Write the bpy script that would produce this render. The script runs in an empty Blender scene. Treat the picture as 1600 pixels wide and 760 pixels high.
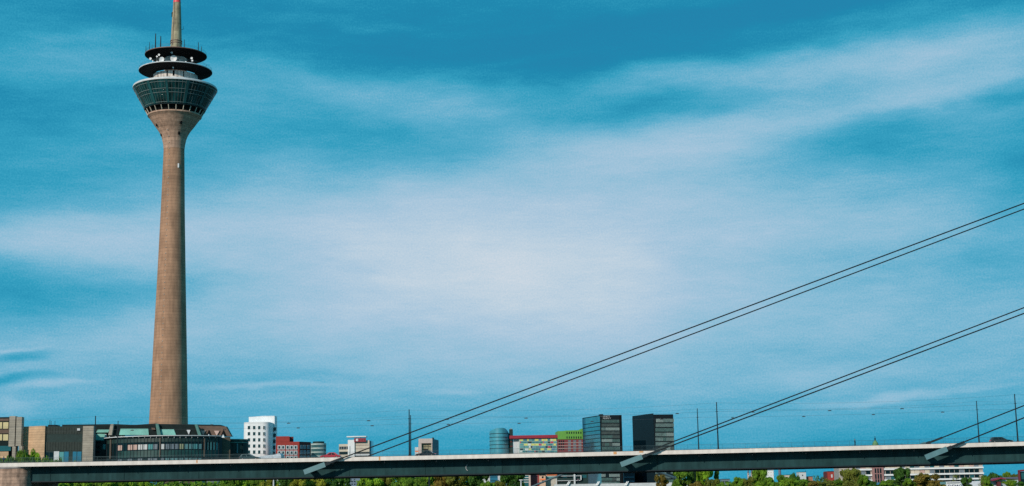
import bpy, math, random
from mathutils import Vector, Matrix
random.seed(7)
SC = bpy.context.scene
COL = SC.collection
R = math.radians

# ------------------------------------------------------------------ camera
CAM = Vector((0, 0, 1.7)); F = 2400.0; PITCH = R(9.70); ROLL = R(1.0)
fwd = Vector((0, math.cos(PITCH), math.sin(PITCH)))
r0 = Vector((1, 0, 0)); u0 = r0.cross(fwd)
rt = r0 * math.cos(ROLL) - u0 * math.sin(ROLL)
up = r0 * math.sin(ROLL) + u0 * math.cos(ROLL)
cam = bpy.data.cameras.new('camera'); co = bpy.data.objects.new('camera', cam); COL.objects.link(co)
m = Matrix((rt, up, -fwd)).transposed().to_4x4(); m.translation = CAM; co.matrix_world = m
cam.sensor_fit = 'HORIZONTAL'; cam.sensor_width = 36; cam.lens = 36 * F / 1600
cam.clip_end = 20000; cam.clip_start = 0.5
SC.camera = co

def ray(x, y):
    return fwd + rt * ((x - 800) / F) + up * ((380 - y) / F)
def P(x, y, Y):
    d = ray(x, y); return CAM + d * (Y / d.y)
def depth(p): return (p - CAM).dot(fwd)

# ------------------------------------------------------------------ world
SUN_EL, SUN_AZ = 26, 213      # azimuth clockwise from +Y
W = bpy.data.worlds.new('World'); SC.world = W; W.use_nodes = True
nt = W.node_tree; nt.nodes.clear(); N = nt.nodes; L = nt.links
def nd(t, **k):
    n = N.new(t)
    for a, b in k.items(): setattr(n, a, b)
    return n
def mth(op, a, b=None, c=None):
    n = nd('ShaderNodeMath', operation=op)
    for i, v in enumerate((a, b, c)):
        if v is None: continue
        if isinstance(v, (int, float)): n.inputs[i].default_value = v
        else: L.new(v, n.inputs[i])
    return n.outputs[0]
tc = nd('ShaderNodeTexCoord'); sx = nd('ShaderNodeSeparateXYZ'); L.new(tc.outputs['Generated'], sx.inputs[0])
az = mth('ARCTAN2', sx.outputs[0], sx.outputs[1])
hyp = mth('SQRT', mth('ADD', mth('MULTIPLY', sx.outputs[0], sx.outputs[0]), mth('MULTIPLY', sx.outputs[1], sx.outputs[1])))
el = mth('ARCTAN2', sx.outputs[2], hyp)
cb = nd('ShaderNodeCombineXYZ'); L.new(az, cb.inputs[0]); L.new(el, cb.inputs[1])
uv = cb.outputs[0]
def noise(vec, sc, det, rough, stretch=(1, 1, 1), off=(0, 0, 0), rot=0, dist=0.0):
    mp = nd('ShaderNodeMapping'); L.new(vec, mp.inputs[0])
    mp.inputs['Scale'].default_value = stretch; mp.inputs['Location'].default_value = off
    mp.inputs['Rotation'].default_value = (0, 0, rot)
    n = nd('ShaderNodeTexNoise'); L.new(mp.outputs[0], n.inputs['Vector'])
    n.inputs['Scale'].default_value = sc; n.inputs['Detail'].default_value = det; n.inputs['Roughness'].default_value = rough
    n.inputs['Distortion'].default_value = dist
    return n
# domain warp
wn = noise(uv, 9, 4, .55, (1, 2.2, 1))
vs = nd('ShaderNodeVectorMath', operation='SUBTRACT'); L.new(wn.outputs['Color'], vs.inputs[0]); vs.inputs[1].default_value = (.5, .5, .5)
vm = nd('ShaderNodeVectorMath', operation='MULTIPLY'); L.new(vs.outputs[0], vm.inputs[0]); vm.inputs[1].default_value = (.11, .03, 0)
va = nd('ShaderNodeVectorMath', operation='ADD'); L.new(uv, va.inputs[0]); L.new(vm.outputs[0], va.inputs[1])
wuv = va.outputs[0]
def azel(x, y):
    d = ray(x, y); return math.atan2(d.x, d.y), math.atan2(d.z, math.hypot(d.x, d.y))
# base cloudiness by elevation
mr = nd('ShaderNodeMapRange'); L.new(el, mr.inputs[0]); mr.inputs[1].default_value = 0; mr.inputs[2].default_value = R(24)
cr = nd('ShaderNodeValToRGB'); L.new(mr.outputs[0], cr.inputs[0])
cr.color_ramp.interpolation = 'EASE'
stops = [(0, .29), (2.1, .33), (3.2, .42), (4.6, .51), (6.5, .57), (9, .50), (12, .34), (15, .27), (18.2, .20), (24, .28)]
e = cr.color_ramp.elements
while len(e) > 1: e.remove(e[-1])
e[0].position = 0; e[0].color = (stops[0][1],) * 3 + (1,)
for d_, v in stops[1:]:
    q = e.new(min(1, d_ / 24)); q.color = (v, v, v, 1)
c = cr.outputs[0]
BLOBS = [ # x, y, semi x, semi y, rotation (deg, + up to the right), amount
 (760,400,760,260,0,.15),(760,400,420,160,0,.22),(980,260,480,110,4,.14),(860,500,480,170,0,.12),(1090,340,480,150,0,.10),
 (640,160,330,60,-10,.16),(820,200,330,60,-4,.08),(690,120,220,40,-12,.06),(480,120,200,40,-20,.05),
 (1450,66,380,60,5,.16),(1340,120,600,120,4,.17),(1150,200,520,90,3,.07),(1530,130,240,130,0,.16),(1030,225,400,70,4,.12),(1230,320,460,120,3,.12),
 (430,330,460,110,3,.20),(80,385,320,80,0,.26),(110,100,300,60,4,.12),(340,135,160,80,0,.12),(500,255,260,60,-5,.08),(250,200,200,60,0,.06),
 (1100,130,400,40,3,.12),(1380,160,320,34,5,.08),
 (400,608,170,9,0,.10),(700,613,100,8,0,.09),(1400,622,220,12,2,.14),(120,607,130,9,3,.12),(40,541,90,7,0,.10),(30,640,46,24,40,.10),(1180,585,460,60,0,.06),
 (700,70,620,80,-4,-.10),(1000,60,260,20,3,.10),(560,40,260,16,-3,.08),(820,95,240,14,2,.08),(250,60,300,14,4,.08),(760,100,420,60,-3,-.10),(1160,24,480,40,4,-.26),(930,85,300,50,2,-.08),(850,10,500,60,0,-.04),
 (1050,166,210,36,0,-.14),(1170,74,420,32,4,-.08),(1370,215,190,56,6,-.07),(1590,150,90,26,0,-.14),(1600,275,170,80,20,-.10),
 (-20,240,300,200,0,-.08),(150,230,300,40,3,.06),(20,450,440,100,4,-.22),(590,235,240,60,-6,-.03),(600,330,420,130,0,.06),(200,30,300,50,0,-.04),(1640,400,380,130,10,-.10),
 (540,270,160,50,0,-.06),(48,558,84,20,3,-.22),(30,597,130,13,3,-.20),(450,590,300,16,0,-.05),(180,690,560,70,0,-.06),(1500,680,560,80,0,-.06),
]
for x, y, a, b, ro, am in BLOBS:
    A, E = azel(x, y)
    mp = nd('ShaderNodeMapping', vector_type='TEXTURE'); L.new(wuv, mp.inputs[0])
    mp.inputs['Location'].default_value = (A, E, 0); mp.inputs['Rotation'].default_value = (0, 0, R(ro + .9))
    mp.inputs['Scale'].default_value = (a / F, b / F, 1)
    ln = nd('ShaderNodeVectorMath', operation='LENGTH'); L.new(mp.outputs[0], ln.inputs[0])
    m2 = nd('ShaderNodeMapRange', interpolation_type='SMOOTHERSTEP'); L.new(ln.outputs['Value'], m2.inputs[0])
    m2.inputs[1].default_value = 0; m2.inputs[2].default_value = 1; m2.inputs[3].default_value = am; m2.inputs[4].default_value = 0
    c = mth('ADD', c, m2.outputs[0])
n1 = noise(uv, 6.5, 9, .6, (1, 3.6, 1), (3.1, .7, 0), R(-4), .15)
n2 = noise(uv, 22, 9, .66, (1, 5, 1), (.3, 2.7, 0), R(-7), .1)
n3 = noise(uv, 900, 2, .6)
c = mth('ADD', c, mth('MULTIPLY', mth('SUBTRACT', n1.outputs[0], .5), .34))
c = mth('ADD', c, mth('MULTIPLY', mth('SUBTRACT', n2.outputs[0], .5), .17))
n4 = noise(uv, 60, 9, .72, (1, 6, 1), (5, 1, 0), R(-9), .6)
c = mth('ADD', c, mth('MULTIPLY', mth('SUBTRACT', n4.outputs[0], .5), .12))
c = mth('SMOOTH_MAX', c, .05, .08)
c = mth('ADD', c, mth('MULTIPLY', mth('SUBTRACT', n3.outputs[0], .5), .24))
def s2l(h):
    o = []
    for i in (0, 2, 4):
        v = int(h[i:i + 2], 16) / 255; o.append(v / 12.92 if v <= .04045 else ((v + .055) / 1.055) ** 2.4)
    return tuple(o) + (1,)
SKYRAMP = [(0, '157aa3'), (.15, '1d88ae'), (.30, '369fc0'), (.44, '5dadcc'), (.58, '86bbd5'), (.75, 'a8c6dc'), (.90, 'c0d2e0'), (1, 'cfd9e3')]
ramp = nd('ShaderNodeValToRGB'); L.new(c, ramp.inputs[0]); e = ramp.color_ramp.elements
while len(e) > 1: e.remove(e[-1])
e[0].position = 0; e[0].color = s2l(SKYRAMP[0][1])
for p_, h in SKYRAMP[1:]:
    q = e.new(p_); q.color = s2l(h)
sky = nd('ShaderNodeTexSky', sky_type='NISHITA'); sky.sun_disc = False
sky.sun_elevation = R(SUN_EL); sky.sun_rotation = R(SUN_AZ); sky.air_density = 1.6; sky.ozone_density = 4; sky.dust_density = .4
SKY_STR = .10
tint = nd('ShaderNodeVectorMath', operation='MULTIPLY'); L.new(sky.outputs[0], tint.inputs[0]); tint.inputs[1].default_value = (.25, .85, 1.05)
# cloud veil colour is divided by the strength so that both share one Background
veil = nd('ShaderNodeVectorMath', operation='SCALE'); L.new(ramp.outputs[0], veil.inputs[0]); veil.inputs['Scale'].default_value = 1 / SKY_STR
fac = nd('ShaderNodeMapRange'); L.new(c, fac.inputs[0]); fac.inputs[1].default_value = -.1; fac.inputs[2].default_value = .22; fac.inputs[3].default_value = .72; fac.inputs[4].default_value = 1
mx = nd('ShaderNodeMix', data_type='RGBA'); L.new(fac.outputs[0], mx.inputs[0]); L.new(tint.outputs[0], mx.inputs[6]); L.new(veil.outputs[0], mx.inputs[7])
bg = nd('ShaderNodeBackground'); bg.inputs[1].default_value = SKY_STR; L.new(mx.outputs[2], bg.inputs[0])
wo = nd('ShaderNodeOutputWorld'); L.new(bg.outputs[0], wo.inputs[0])
W.cycles.sampling_method = 'MANUAL'; W.cycles.sample_map_resolution = 512

sun = bpy.data.lights.new('sun', 'SUN'); sun.energy = 3.4; sun.angle = R(.6); sun.color = (1, .90, .78)
so = bpy.data.objects.new('sun', sun); COL.objects.link(so)
sd = Vector((math.sin(R(SUN_AZ)) * math.cos(R(SUN_EL)), math.cos(R(SUN_AZ)) * math.cos(R(SUN_EL)), math.sin(R(SUN_EL))))
so.rotation_euler = sd.to_track_quat('Z', 'Y').to_euler()
SC.view_settings.view_transform = 'Standard'; SC.view_settings.look = 'None'
SC.view_settings.exposure = 0; SC.view_settings.gamma = 1; SC.view_settings.use_curve_mapping = False
SC.cycles.use_denoising = False
SC.cycles.max_bounces = 5

# ------------------------------------------------------------------ materials
MATS = {}
def mat(name, colr, rough=.7, metal=0, var=.18, scale=.8, stretch=(1, 1, 1), spec=.5, band=None, streak=0, objcol=False, bump=0, coat=0):
    if name in MATS: return MATS[name]
    M = bpy.data.materials.new(name); M.use_nodes = True
    t = M.node_tree; b = t.nodes['Principled BSDF']
    b.inputs['Roughness'].default_value = rough; b.inputs['Metallic'].default_value = metal
    b.inputs['Specular IOR Level'].default_value = spec; b.inputs['Coat Weight'].default_value = coat
    tc = t.nodes.new('ShaderNodeTexCoord'); mp = t.nodes.new('ShaderNodeMapping')
    t.links.new(tc.outputs['Object'], mp.inputs[0]); mp.inputs['Scale'].default_value = stretch
    n = t.nodes.new('ShaderNodeTexNoise'); t.links.new(mp.outputs[0], n.inputs[0])
    n.inputs['Scale'].default_value = scale; n.inputs['Detail'].default_value = 6; n.inputs['Roughness'].default_value = .62
    mr = t.nodes.new('ShaderNodeMapRange'); t.links.new(n.outputs[0], mr.inputs[0])
    mr.inputs[1].default_value = .3; mr.inputs[2].default_value = .7; mr.inputs[3].default_value = 1 - var; mr.inputs[4].default_value = 1 + var
    val = mr.outputs[0]
    def mul(a, bb):
        q = t.nodes.new('ShaderNodeMath'); q.operation = 'MULTIPLY'; t.links.new(a, q.inputs[0])
        if isinstance(bb, float): q.inputs[1].default_value = bb
        else: t.links.new(bb, q.inputs[1])
        return q.outputs[0]
    if band:       # (spacing in m, line share, darkness)
        sp, share, dk = band
        sx = t.nodes.new('ShaderNodeSeparateXYZ'); t.links.new(tc.outputs['Object'], sx.inputs[0])
        q = t.nodes.new('ShaderNodeMath'); q.operation = 'DIVIDE'; t.links.new(sx.outputs[2], q.inputs[0]); q.inputs[1].default_value = sp
        fl = t.nodes.new('ShaderNodeMath'); fl.operation = 'FLOOR'; t.links.new(q.outputs[0], fl.inputs[0])
        fr = t.nodes.new('ShaderNodeMath'); fr.operation = 'FRACT'; t.links.new(q.outputs[0], fr.inputs[0])
        wn = t.nodes.new('ShaderNodeTexWhiteNoise'); wn.noise_dimensions = '1D'; t.links.new(fl.outputs[0], wn.inputs['W'])
        m3 = t.nodes.new('ShaderNodeMapRange'); t.links.new(wn.outputs[0], m3.inputs[0]); m3.inputs[3].default_value = 1 - dk * .45; m3.inputs[4].default_value = 1 + dk * .25
        lt = t.nodes.new('ShaderNodeMath'); lt.operation = 'LESS_THAN'; t.links.new(fr.outputs[0], lt.inputs[0]); lt.inputs[1].default_value = share
        m4 = t.nodes.new('ShaderNodeMapRange'); t.links.new(lt.outputs[0], m4.inputs[0]); m4.inputs[3].default_value = 1; m4.inputs[4].default_value = 1 - dk
        val = mul(mul(val, m3.outputs[0]), m4.outputs[0])
    if streak:
        mp2 = t.nodes.new('ShaderNodeMapping'); t.links.new(tc.outputs['Object'], mp2.inputs[0]); mp2.inputs['Scale'].default_value = (.8, .8, .11)
        ns = t.nodes.new('ShaderNodeTexNoise'); t.links.new(mp2.outputs[0], ns.inputs[0]); ns.inputs['Scale'].default_value = 1.3; ns.inputs['Detail'].default_value = 5
        m5 = t.nodes.new('ShaderNodeMapRange'); t.links.new(ns.outputs[0], m5.inputs[0]); m5.inputs[1].default_value = .35; m5.inputs[2].default_value = .65
        m5.inputs[3].default_value = 1 - streak; m5.inputs[4].default_value = 1 + streak * .4
        val = mul(val, m5.outputs[0])
    sc = t.nodes.new('ShaderNodeVectorMath'); sc.operation = 'SCALE'; t.links.new(val, sc.inputs['Scale'])
    if objcol:
        oi = t.nodes.new('ShaderNodeObjectInfo'); t.links.new(oi.outputs['Color'], sc.inputs[0])
    else: sc.inputs[0].default_value = colr[:3]
    t.links.new(sc.outputs[0], b.inputs['Base Color'])
    if bump:
        bp = t.nodes.new('ShaderNodeBump'); bp.inputs['Strength'].default_value = bump; bp.inputs['Distance'].default_value = .3
        t.links.new(n.outputs[0], bp.inputs['Height']); t.links.new(bp.outputs[0], b.inputs['Normal'])
    MATS[name] = M; return M
def glass(name, colr, rough=.12, spec=.8, var=.25, scale=.25):
    return mat(name, colr, rough, 0, var, scale, spec=spec)

concrete = mat('tower concrete', (.39, .215, .13), .85, var=.26, scale=.16, stretch=(1, 1, .6), band=(1.35, .16, .2), streak=.2, bump=.2)
cone_mat = mat('cone concrete', (.50, .31, .22), .85, var=.16, scale=.4, band=(1.5, .14, .28), streak=.3, bump=.2)
mast_mat = mat('mast concrete', (.36, .30, .19), .85, var=.25, scale=.6, band=(1.7, .1, .2), streak=.45)
drum_mat = mat('drum concrete', (.62, .55, .50), .8, var=.25, scale=.7, streak=.45)
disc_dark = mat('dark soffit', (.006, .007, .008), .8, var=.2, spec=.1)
rim_pale = mat('pale rim', (.56, .56, .56), .6, var=.2, scale=.5)
rim_brown = mat('brown rim', (.16, .09, .07), .6)
white = mat('white paint', (.78, .78, .78), .5, var=.06, scale=.4, streak=.06)
white_dull = mat('dull white', (.55, .56, .57), .6, var=.1)
red_cap = mat('red paint', (.78, .06, .07), .5, var=.08)
dark_glass = glass('dark glass', (.004, .016, .020), .15, .22)
teal_glass = glass('teal glass', (.02, .10, .11), .12, .7)
teal_lite = glass('light teal glass', (.10, .30, .30), .15, .7, .12)
blue_glass = glass('blue glass', (.03, .16, .25), .1, .8)
black_metal = mat('black metal', (.008, .01, .012), .6, var=.1, spec=.2)
frame_grey = mat('grey frame', (.22, .27, .27), .5, var=.1)
steel_dark = mat('dark steel', (.012, .022, .028), .6, 0, var=.2, spec=.2)
girder_mat = mat('girder paint', (.020, .058, .062), .8, var=.2, scale=.35, streak=.22, spec=.1)
fascia_mat = mat('fascia concrete', (.74, .66, .60), .8, var=.08, scale=.3, stretch=(.2, .2, 1), streak=.14)
sheath_mat = mat('sheath paint', (.10, .21, .23), .5, var=.12)
sand = mat('sandstone', (.58, .37, .22), .85, var=.18, scale=.6, band=(.85, .12, .35), bump=.2)
sand_grey = mat('grey stone', (.36, .31, .25), .85, var=.18, scale=.6, band=(.8, .12, .35))
brown = mat('brown stone', (.14, .085, .06), .8, var=.2, band=(.9, .1, .3))
copper = mat('patina roof', (.05, .17, .145), .5, var=.15)
roof_dark = mat('dark roof', (.010, .018, .018), .8, var=.3, spec=.15)
green_dark = mat('dark green metal', (.012, .032, .030), .6, var=.25, spec=.25)
yel_glass = glass('yellow window', (.62, .50, .26), .3, .5, .1)  # yellow panes, the window's own colour
brick_red = mat('red brick', (.34, .035, .025), .8, var=.15, band=(.6, .1, .15))
brick_dark_shaded = mat('dark brick', (.12, .018, .02), .8, var=.15)  # deeper red; also carries the painted shade of the brick side face
cream = mat('cream plaster', (.58, .50, .40), .8, var=.1)
pink = mat('pinkish plaster', (.52, .42, .38), .8, var=.1)
greyc = mat('grey concrete', (.33, .30, .29), .8, var=.12, streak=.2)
orange = mat('orange panel', (.85, .22, .08), .7, var=.08)
green_paint = mat('lime green panel', (.13, .34, .05), .6, var=.08)
maroon = mat('maroon panel', (.16, .02, .03), .6, var=.12)
asphalt = mat('asphalt', (.05, .05, .05), .9)
trunk_mat = mat('bark', (.07, .05, .035), .9)
rail_mat = mat('rail metal', (.05, .09, .10), .5, .4)
wire_mat = mat('wire', (.03, .04, .05), .6)

def leafmat():
    M = bpy.data.materials.new('leaves'); M.use_nodes = True; t = M.node_tree; b = t.nodes['Principled BSDF']
    b.inputs['Roughness'].default_value = .75; b.inputs['Specular IOR Level'].default_value = .2
    oi = t.nodes.new('ShaderNodeObjectInfo'); at = t.nodes.new('ShaderNodeAttribute'); at.attribute_name = 'tone'
    mr = t.nodes.new('ShaderNodeMapRange'); t.links.new(at.outputs['Fac'], mr.inputs[0]); mr.inputs[3].default_value = .55; mr.inputs[4].default_value = 1.5
    sc = t.nodes.new('ShaderNodeVectorMath'); sc.operation = 'SCALE'; t.links.new(oi.outputs['Color'], sc.inputs[0]); t.links.new(mr.outputs[0], sc.inputs['Scale'])
    t.links.new(sc.outputs[0], b.inputs['Base Color'])
    tr = t.nodes.new('ShaderNodeBsdfTranslucent'); t.links.new(sc.outputs[0], tr.inputs[0])
    ms = t.nodes.new('ShaderNodeMixShader'); ms.inputs[0].default_value = .3
    t.links.new(b.outputs[0], ms.inputs[1]); t.links.new(tr.outputs[0], ms.inputs[2]); t.links.new(ms.outputs[0], t.nodes['Material Output'].inputs[0])
    return M
leaf_mat = leafmat()

# ------------------------------------------------------------------ mesh helpers
class MB:
    def __init__(s): s.v = []; s.f = []; s.smooth = False
    def quad(s, a, b, c_, d): i = len(s.v); s.v += [Vector(a), Vector(b), Vector(c_), Vector(d)]; s.f.append((i, i + 1, i + 2, i + 3)); return s
    def hexa(s, p):   # 8 pts: bottom 4 ccw, top 4
        i = len(s.v); s.v += [Vector(q) for q in p]
        for f in ((3, 2, 1, 0), (4, 5, 6, 7), (0, 1, 5, 4), (1, 2, 6, 5), (2, 3, 7, 6), (3, 0, 4, 7)): s.f.append(tuple(i + k for k in f))
        return s
    def box(s, x0, x1, y0, y1, z0, z1):
        return s.hexa([(x0, y0, z0), (x1, y0, z0), (x1, y1, z0), (x0, y1, z0), (x0, y0, z1), (x1, y0, z1), (x1, y1, z1), (x0, y1, z1)])
    def prism(s, pts, ext):      # planar polygon (3D points) extruded by vector
        i = len(s.v); n = len(pts); s.v += [Vector(p) for p in pts] + [Vector(p) + Vector(ext) for p in pts]
        s.f.append(tuple(i + k for k in range(n))[::-1]); s.f.append(tuple(i + n + k for k in range(n)))
        for k in range(n): s.f.append((i + k, i + (k + 1) % n, i + n + (k + 1) % n, i + n + k))
        return s
    def tube(s, a, b, ra, rb=None, seg=8, caps=True):
        rb = ra if rb is None else rb
        a = Vector(a); b = Vector(b); d = (b - a).normalized(); x = d.orthogonal().normalized(); y = d.cross(x)
        i = len(s.v)
        for p, r in ((a, ra), (b, rb)):
            for k in range(seg):
                t = 2 * math.pi * k / seg; s.v.append(p + x * math.cos(t) * r + y * math.sin(t) * r)
        for k in range(seg): s.f.append((i + k, i + (k + 1) % seg, i + seg + (k + 1) % seg, i + seg + k))
        if caps: s.f.append(tuple(i + k for k in range(seg))[::-1]); s.f.append(tuple(i + seg + k for k in range(seg)))
        return s
    def path(s, pts, r, seg=4):
        for a, b in zip(pts, pts[1:]): s.tube(a, b, r, r, seg, False)
        return s
    def lathe(s, prof, cx, cy, seg=96, caps=True, closed=False):   # prof [(r,z)]
        i = len(s.v); n = len(prof)
        for r, z in prof:
            for k in range(seg):
                t = 2 * math.pi * k / seg; s.v.append(Vector((cx + r * math.cos(t), cy + r * math.sin(t), z)))
        for j in range(n if closed else n - 1):
            a = i + j * seg; b = i + ((j + 1) % n) * seg
            for k in range(seg): s.f.append((a + k, a + (k + 1) % seg, b + (k + 1) % seg, b + k))
        if caps and not closed: s.f.append(tuple(i + k for k in range(seg))[::-1]); s.f.append(tuple(i + (n - 1) * seg + k for k in range(seg)))
        s.smooth = True
        return s
    def ball(s, c_, rx, ry=None, rz=None, seg=12):
        ry = ry or rx; rz = rz or rx; c_ = Vector(c_); n = seg // 2
        i = len(s.v)
        for j in range(n + 1):
            ph = math.pi * j / n
            for k in range(seg):
                t = 2 * math.pi * k / seg; s.v.append(c_ + Vector((rx * math.sin(ph) * math.cos(t), ry * math.sin(ph) * math.sin(t), -rz * math.cos(ph))))
        for j in range(n):
            for k in range(seg): s.f.append((i + j * seg + k, i + j * seg + (k + 1) % seg, i + (j + 1) * seg + (k + 1) % seg, i + (j + 1) * seg + k))
        s.smooth = True; return s
def wloc(o):
    p = Vector((0, 0, 0))
    while o is not None: p = p + o.location; o = o.parent
    return p
def _build(s, name, m, parent=None, label=None, origin=None, smooth=None):
    o3 = wloc(parent) if parent else Vector(origin or (0, 0, 0))
    me = bpy.data.meshes.new(name); me.from_pydata([tuple(v - o3) for v in s.v], [], s.f); me.update()
    if (s.smooth if smooth is None else smooth):
        for p in me.polygons: p.use_smooth = True
        try: me.set_sharp_from_angle(angle=R(35))
        except Exception: pass
    me.materials.append(m)
    o = bpy.data.objects.new(name, me); COL.objects.link(o)
    if parent: o.parent = parent
    else: o.location = o3
    if label: o['label'] = label
    return o
MB.build = _build
def tag(o, label, cat, group=None, kind=None):
    o['label'] = label; o['category'] = cat
    if group: o['group'] = group
    if kind: o['kind'] = kind
    return o
def thing(name, label, cat, loc, group=None):
    o = bpy.data.objects.new(name, None); COL.objects.link(o); o.location = loc; o.empty_display_size = 1
    return tag(o, label, cat, group)
def struct(name, mb, m, label=None):
    o = mb.build(name, m); o['kind'] = 'structure'
    if label: o['label'] = label
    return o
def text_mesh(txt, size, thick):
    cu = bpy.data.curves.new('lettering', 'FONT'); cu.body = txt; cu.size = size; cu.extrude = thick; cu.align_x = 'LEFT'; cu.resolution_u = 3
    ob = bpy.data.objects.new('lettering', cu); COL.objects.link(ob)
    dg = bpy.context.evaluated_depsgraph_get(); me = bpy.data.meshes.new_from_object(ob.evaluated_get(dg))
    bpy.data.objects.remove(ob); return me
def letters(txt, size, m, parent, pos, u, n):
    me = text_mesh(txt, size, .04); me.materials.clear(); me.materials.append(m)
    o = bpy.data.objects.new('lettering', me); COL.objects.link(o); o.parent = parent
    z = Vector((0, 0, 1)); mt = Matrix((u, z, n)).transposed().to_4x4(); mt.translation = Vector(pos) - wloc(parent); o.matrix_local = mt
    return o

G = 4.0   # level of the far bank
# ------------------------------------------------------------------ ground, water
mb = MB(); mb.quad((-3000, -600, 0), (3000, -600, 0), (3000, 110, 0), (-3000, 110, 0)); mb.quad((-3000, 110, 0), (3000, 110, 0), (3000, 135, -3), (-3000, 135, -3))
struct('meadow', mb, mat('grass', (.06, .10, .025), .95, var=.4, scale=.15))
mb = MB(); mb.quad((-6000, 125, -2), (6000, 125, -2), (6000, 402, -2), (-6000, 402, -2))
M_ = mat('river water', (.02, .05, .05), .08, var=.1, scale=.5, bump=.25, stretch=(.6, 1.4, 1)); struct('river', mb, M_)
mb = MB(); mb.box(-6000, 6000, 400, 402, -4, G); struct('embankment', mb, mat('embankment stone', (.28, .26, .23), .9, band=(1, .1, .3)))
mb = MB(); mb.quad((-9000, 402, G - .01), (9000, 402, G - .01), (9000, 12000, G - .01), (-9000, 12000, G - .01))
struct('ground', mb, mat('far bank ground', (.04, .06, .03), .95, var=.35, scale=.05))

# ------------------------------------------------------------------ bridge
import numpy as np
xs = [0, 200, 380, 560, 740, 940, 1100, 1260, 1420, 1600]
ys = [723.2, 721.4, 718.5, 714.6, 710.4, 705.6, 702.5, 699.2, 695.3, 690.5]
Ybx = lambda x: 351 - 17 * x / 1600.
A0 = P(0, 723.2, Ybx(0)); A1 = P(1600, 690.5, Ybx(1600))
bu = Vector((A1.x - A0.x, A1.y - A0.y, 0)).normalized(); bn = Vector((-bu.y, bu.x, 0))   # bn points to the far side
def on_plane(x, y, n_off=0.0):
    """point where the sight line (x,y) meets the upright plane n_off metres behind the bridge edge -> (s, z)"""
    d = ray(x, y); o = Vector((A0.x, A0.y, 0)) + bn * n_off
    t = (o - CAM).dot(bn) / d.dot(bn); p = CAM + d * t
    return (p - o).dot(bu), p.z
pts = [on_plane(x, y) for x, y in zip(xs, ys)]
cf = np.polyfit([p[0] for p in pts], [p[1] for p in pts], 2)
SLEN = pts[-1][0]
def dz(s):
    s2 = min(max(s, -60), SLEN + 80); return float(np.polyval(cf, s2))
def B(s, n, z=0.0, rel=True):
    p = Vector((A0.x, A0.y, 0)) + bu * s + bn * n; p.z = (dz(s) if rel else 0) + z; return p
s_pier = on_plane(41, 740)[0]
SA, SB, WD = -70.0, SLEN + 235.0, 22.6
NSEG = 120
bridge = thing('cable_stayed_bridge', 'long low cable-stayed road bridge with pale deck edge and dark steel girder crossing the picture', 'bridge', B(SLEN / 2, WD / 2, -dz(SLEN / 2)))
def sweep(sec, m, name, label=None, s0=SA, s1=SB):
    mb = MB(); n = len(sec); 
    for k in range(NSEG + 1):
        s = s0 + (s1 - s0) * k / NSEG
        for (nn, zz) in sec: mb.v.append(B(s, nn, zz))
    for k in range(NSEG):
        for j in range(n): a = k * n + j; b = k * n + (j + 1) % n; mb.f.append((a, b, b + n, a + n))
    mb.f.append(tuple(range(n))); mb.f.append(tuple(NSEG * n + j for j in range(n))[::-1])
    return mb.build(name, m, bridge, label)
sweep([(0, 0), (0, -.86), (.35, -.86), (.35, 0)], fascia_mat, 'deck_edge')
sweep([(WD - .35, 0), (WD - .35, -.86), (WD, -.86), (WD, 0)], fascia_mat, 'deck_edge')
sweep([(.352, -.18), (.352, -.7), (WD - .352, -.7), (WD - .352, -.18)], asphalt, 'deck')
sweep([(.352, -.703), (.352, -.80), (2.98, -.80), (2.98, -.703)], steel_dark, 'soffit')
GB = -4.35
for n0, n1 in ((3.0, 3.5), (WD - 3.5, WD - 3.0)):
    sweep([(n0, -.703), (n0, GB + .25), (n1, GB + .25), (n1, -.703)], girder_mat, 'girder', s0=s_pier)
    sweep([(n0 - .25, GB + .247), (n0 - .25, GB), (n1 + .25, GB), (n1 + .25, GB + .247)], steel_dark, 'bottom_flange', s0=s_pier)
mb = MB()   # cross beams between the girders
s = s_pier + 2
while s < SB:
    p = [B(s, 3.52, -2.6), B(s + .3, 3.52, -2.6), B(s + .3, WD - 3.52, -2.6), B(s, WD - 3.52, -2.6)]
    mb.hexa(p + [q + Vector((0, 0, 1.88)) for q in p]); s += 6
mb.build('cross_beams', steel_dark, bridge)
s = s_pier + 4.4      # stiffener ribs on the near web
while s < SB:
    p = [B(s, 2.9, GB + .26), B(s + .08, 2.9, GB + .26), B(s + .08, 2.998, GB + .26), B(s, 2.998, GB + .26)]
    MB().hexa(p + [q + Vector((0, 0, -GB - 1.0)) for q in p]).build('web_rib', girder_mat, bridge); s += 17.2
def railing(n):
    mb = MB(); r = .028
    ss = [SA + (SB - SA) * k / 200 for k in range(201)]
    for h, rr in ((1.12, .035), (.86, .018), (.60, .012), (.34, .012), (.12, .018)): mb.path([B(s, n, h) for s in ss], rr)
    s = SA
    while s < SB: mb.tube(B(s, n, 0), B(s, n, 1.12), .022, .022, 4, False); s += 2.5
    return mb.build('railing', rail_mat, bridge)
railing(.12); railing(WD - .12)
sweep([(3.4, .02), (3.4, .18), (3.5, .18), (3.5, .02)], black_metal, 'crash_barrier')
sweep([(WD - 3.5, .3), (WD - 3.5, .62), (WD - 3.4, .62), (WD - 3.4, .3)], black_metal, 'crash_barrier')
sweep([(3.3, -.176), (3.3, -.03), (3.395, -.03), (3.395, -.176)], fascia_mat, 'kerb')
mb = MB()
s = SA + 2
while s < SB - 4:
    for n in (7.2, 11.3, 15.4):
        a = [B(s, n, -.172), B(s + 3, n, -.172), B(s + 3, n + .15, -.172), B(s, n + .15, -.172)]; mb.quad(*a)
    s += 9
lm = mb.build('lane_markings', white, bridge); lm['kind'] = 'stuff'
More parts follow.
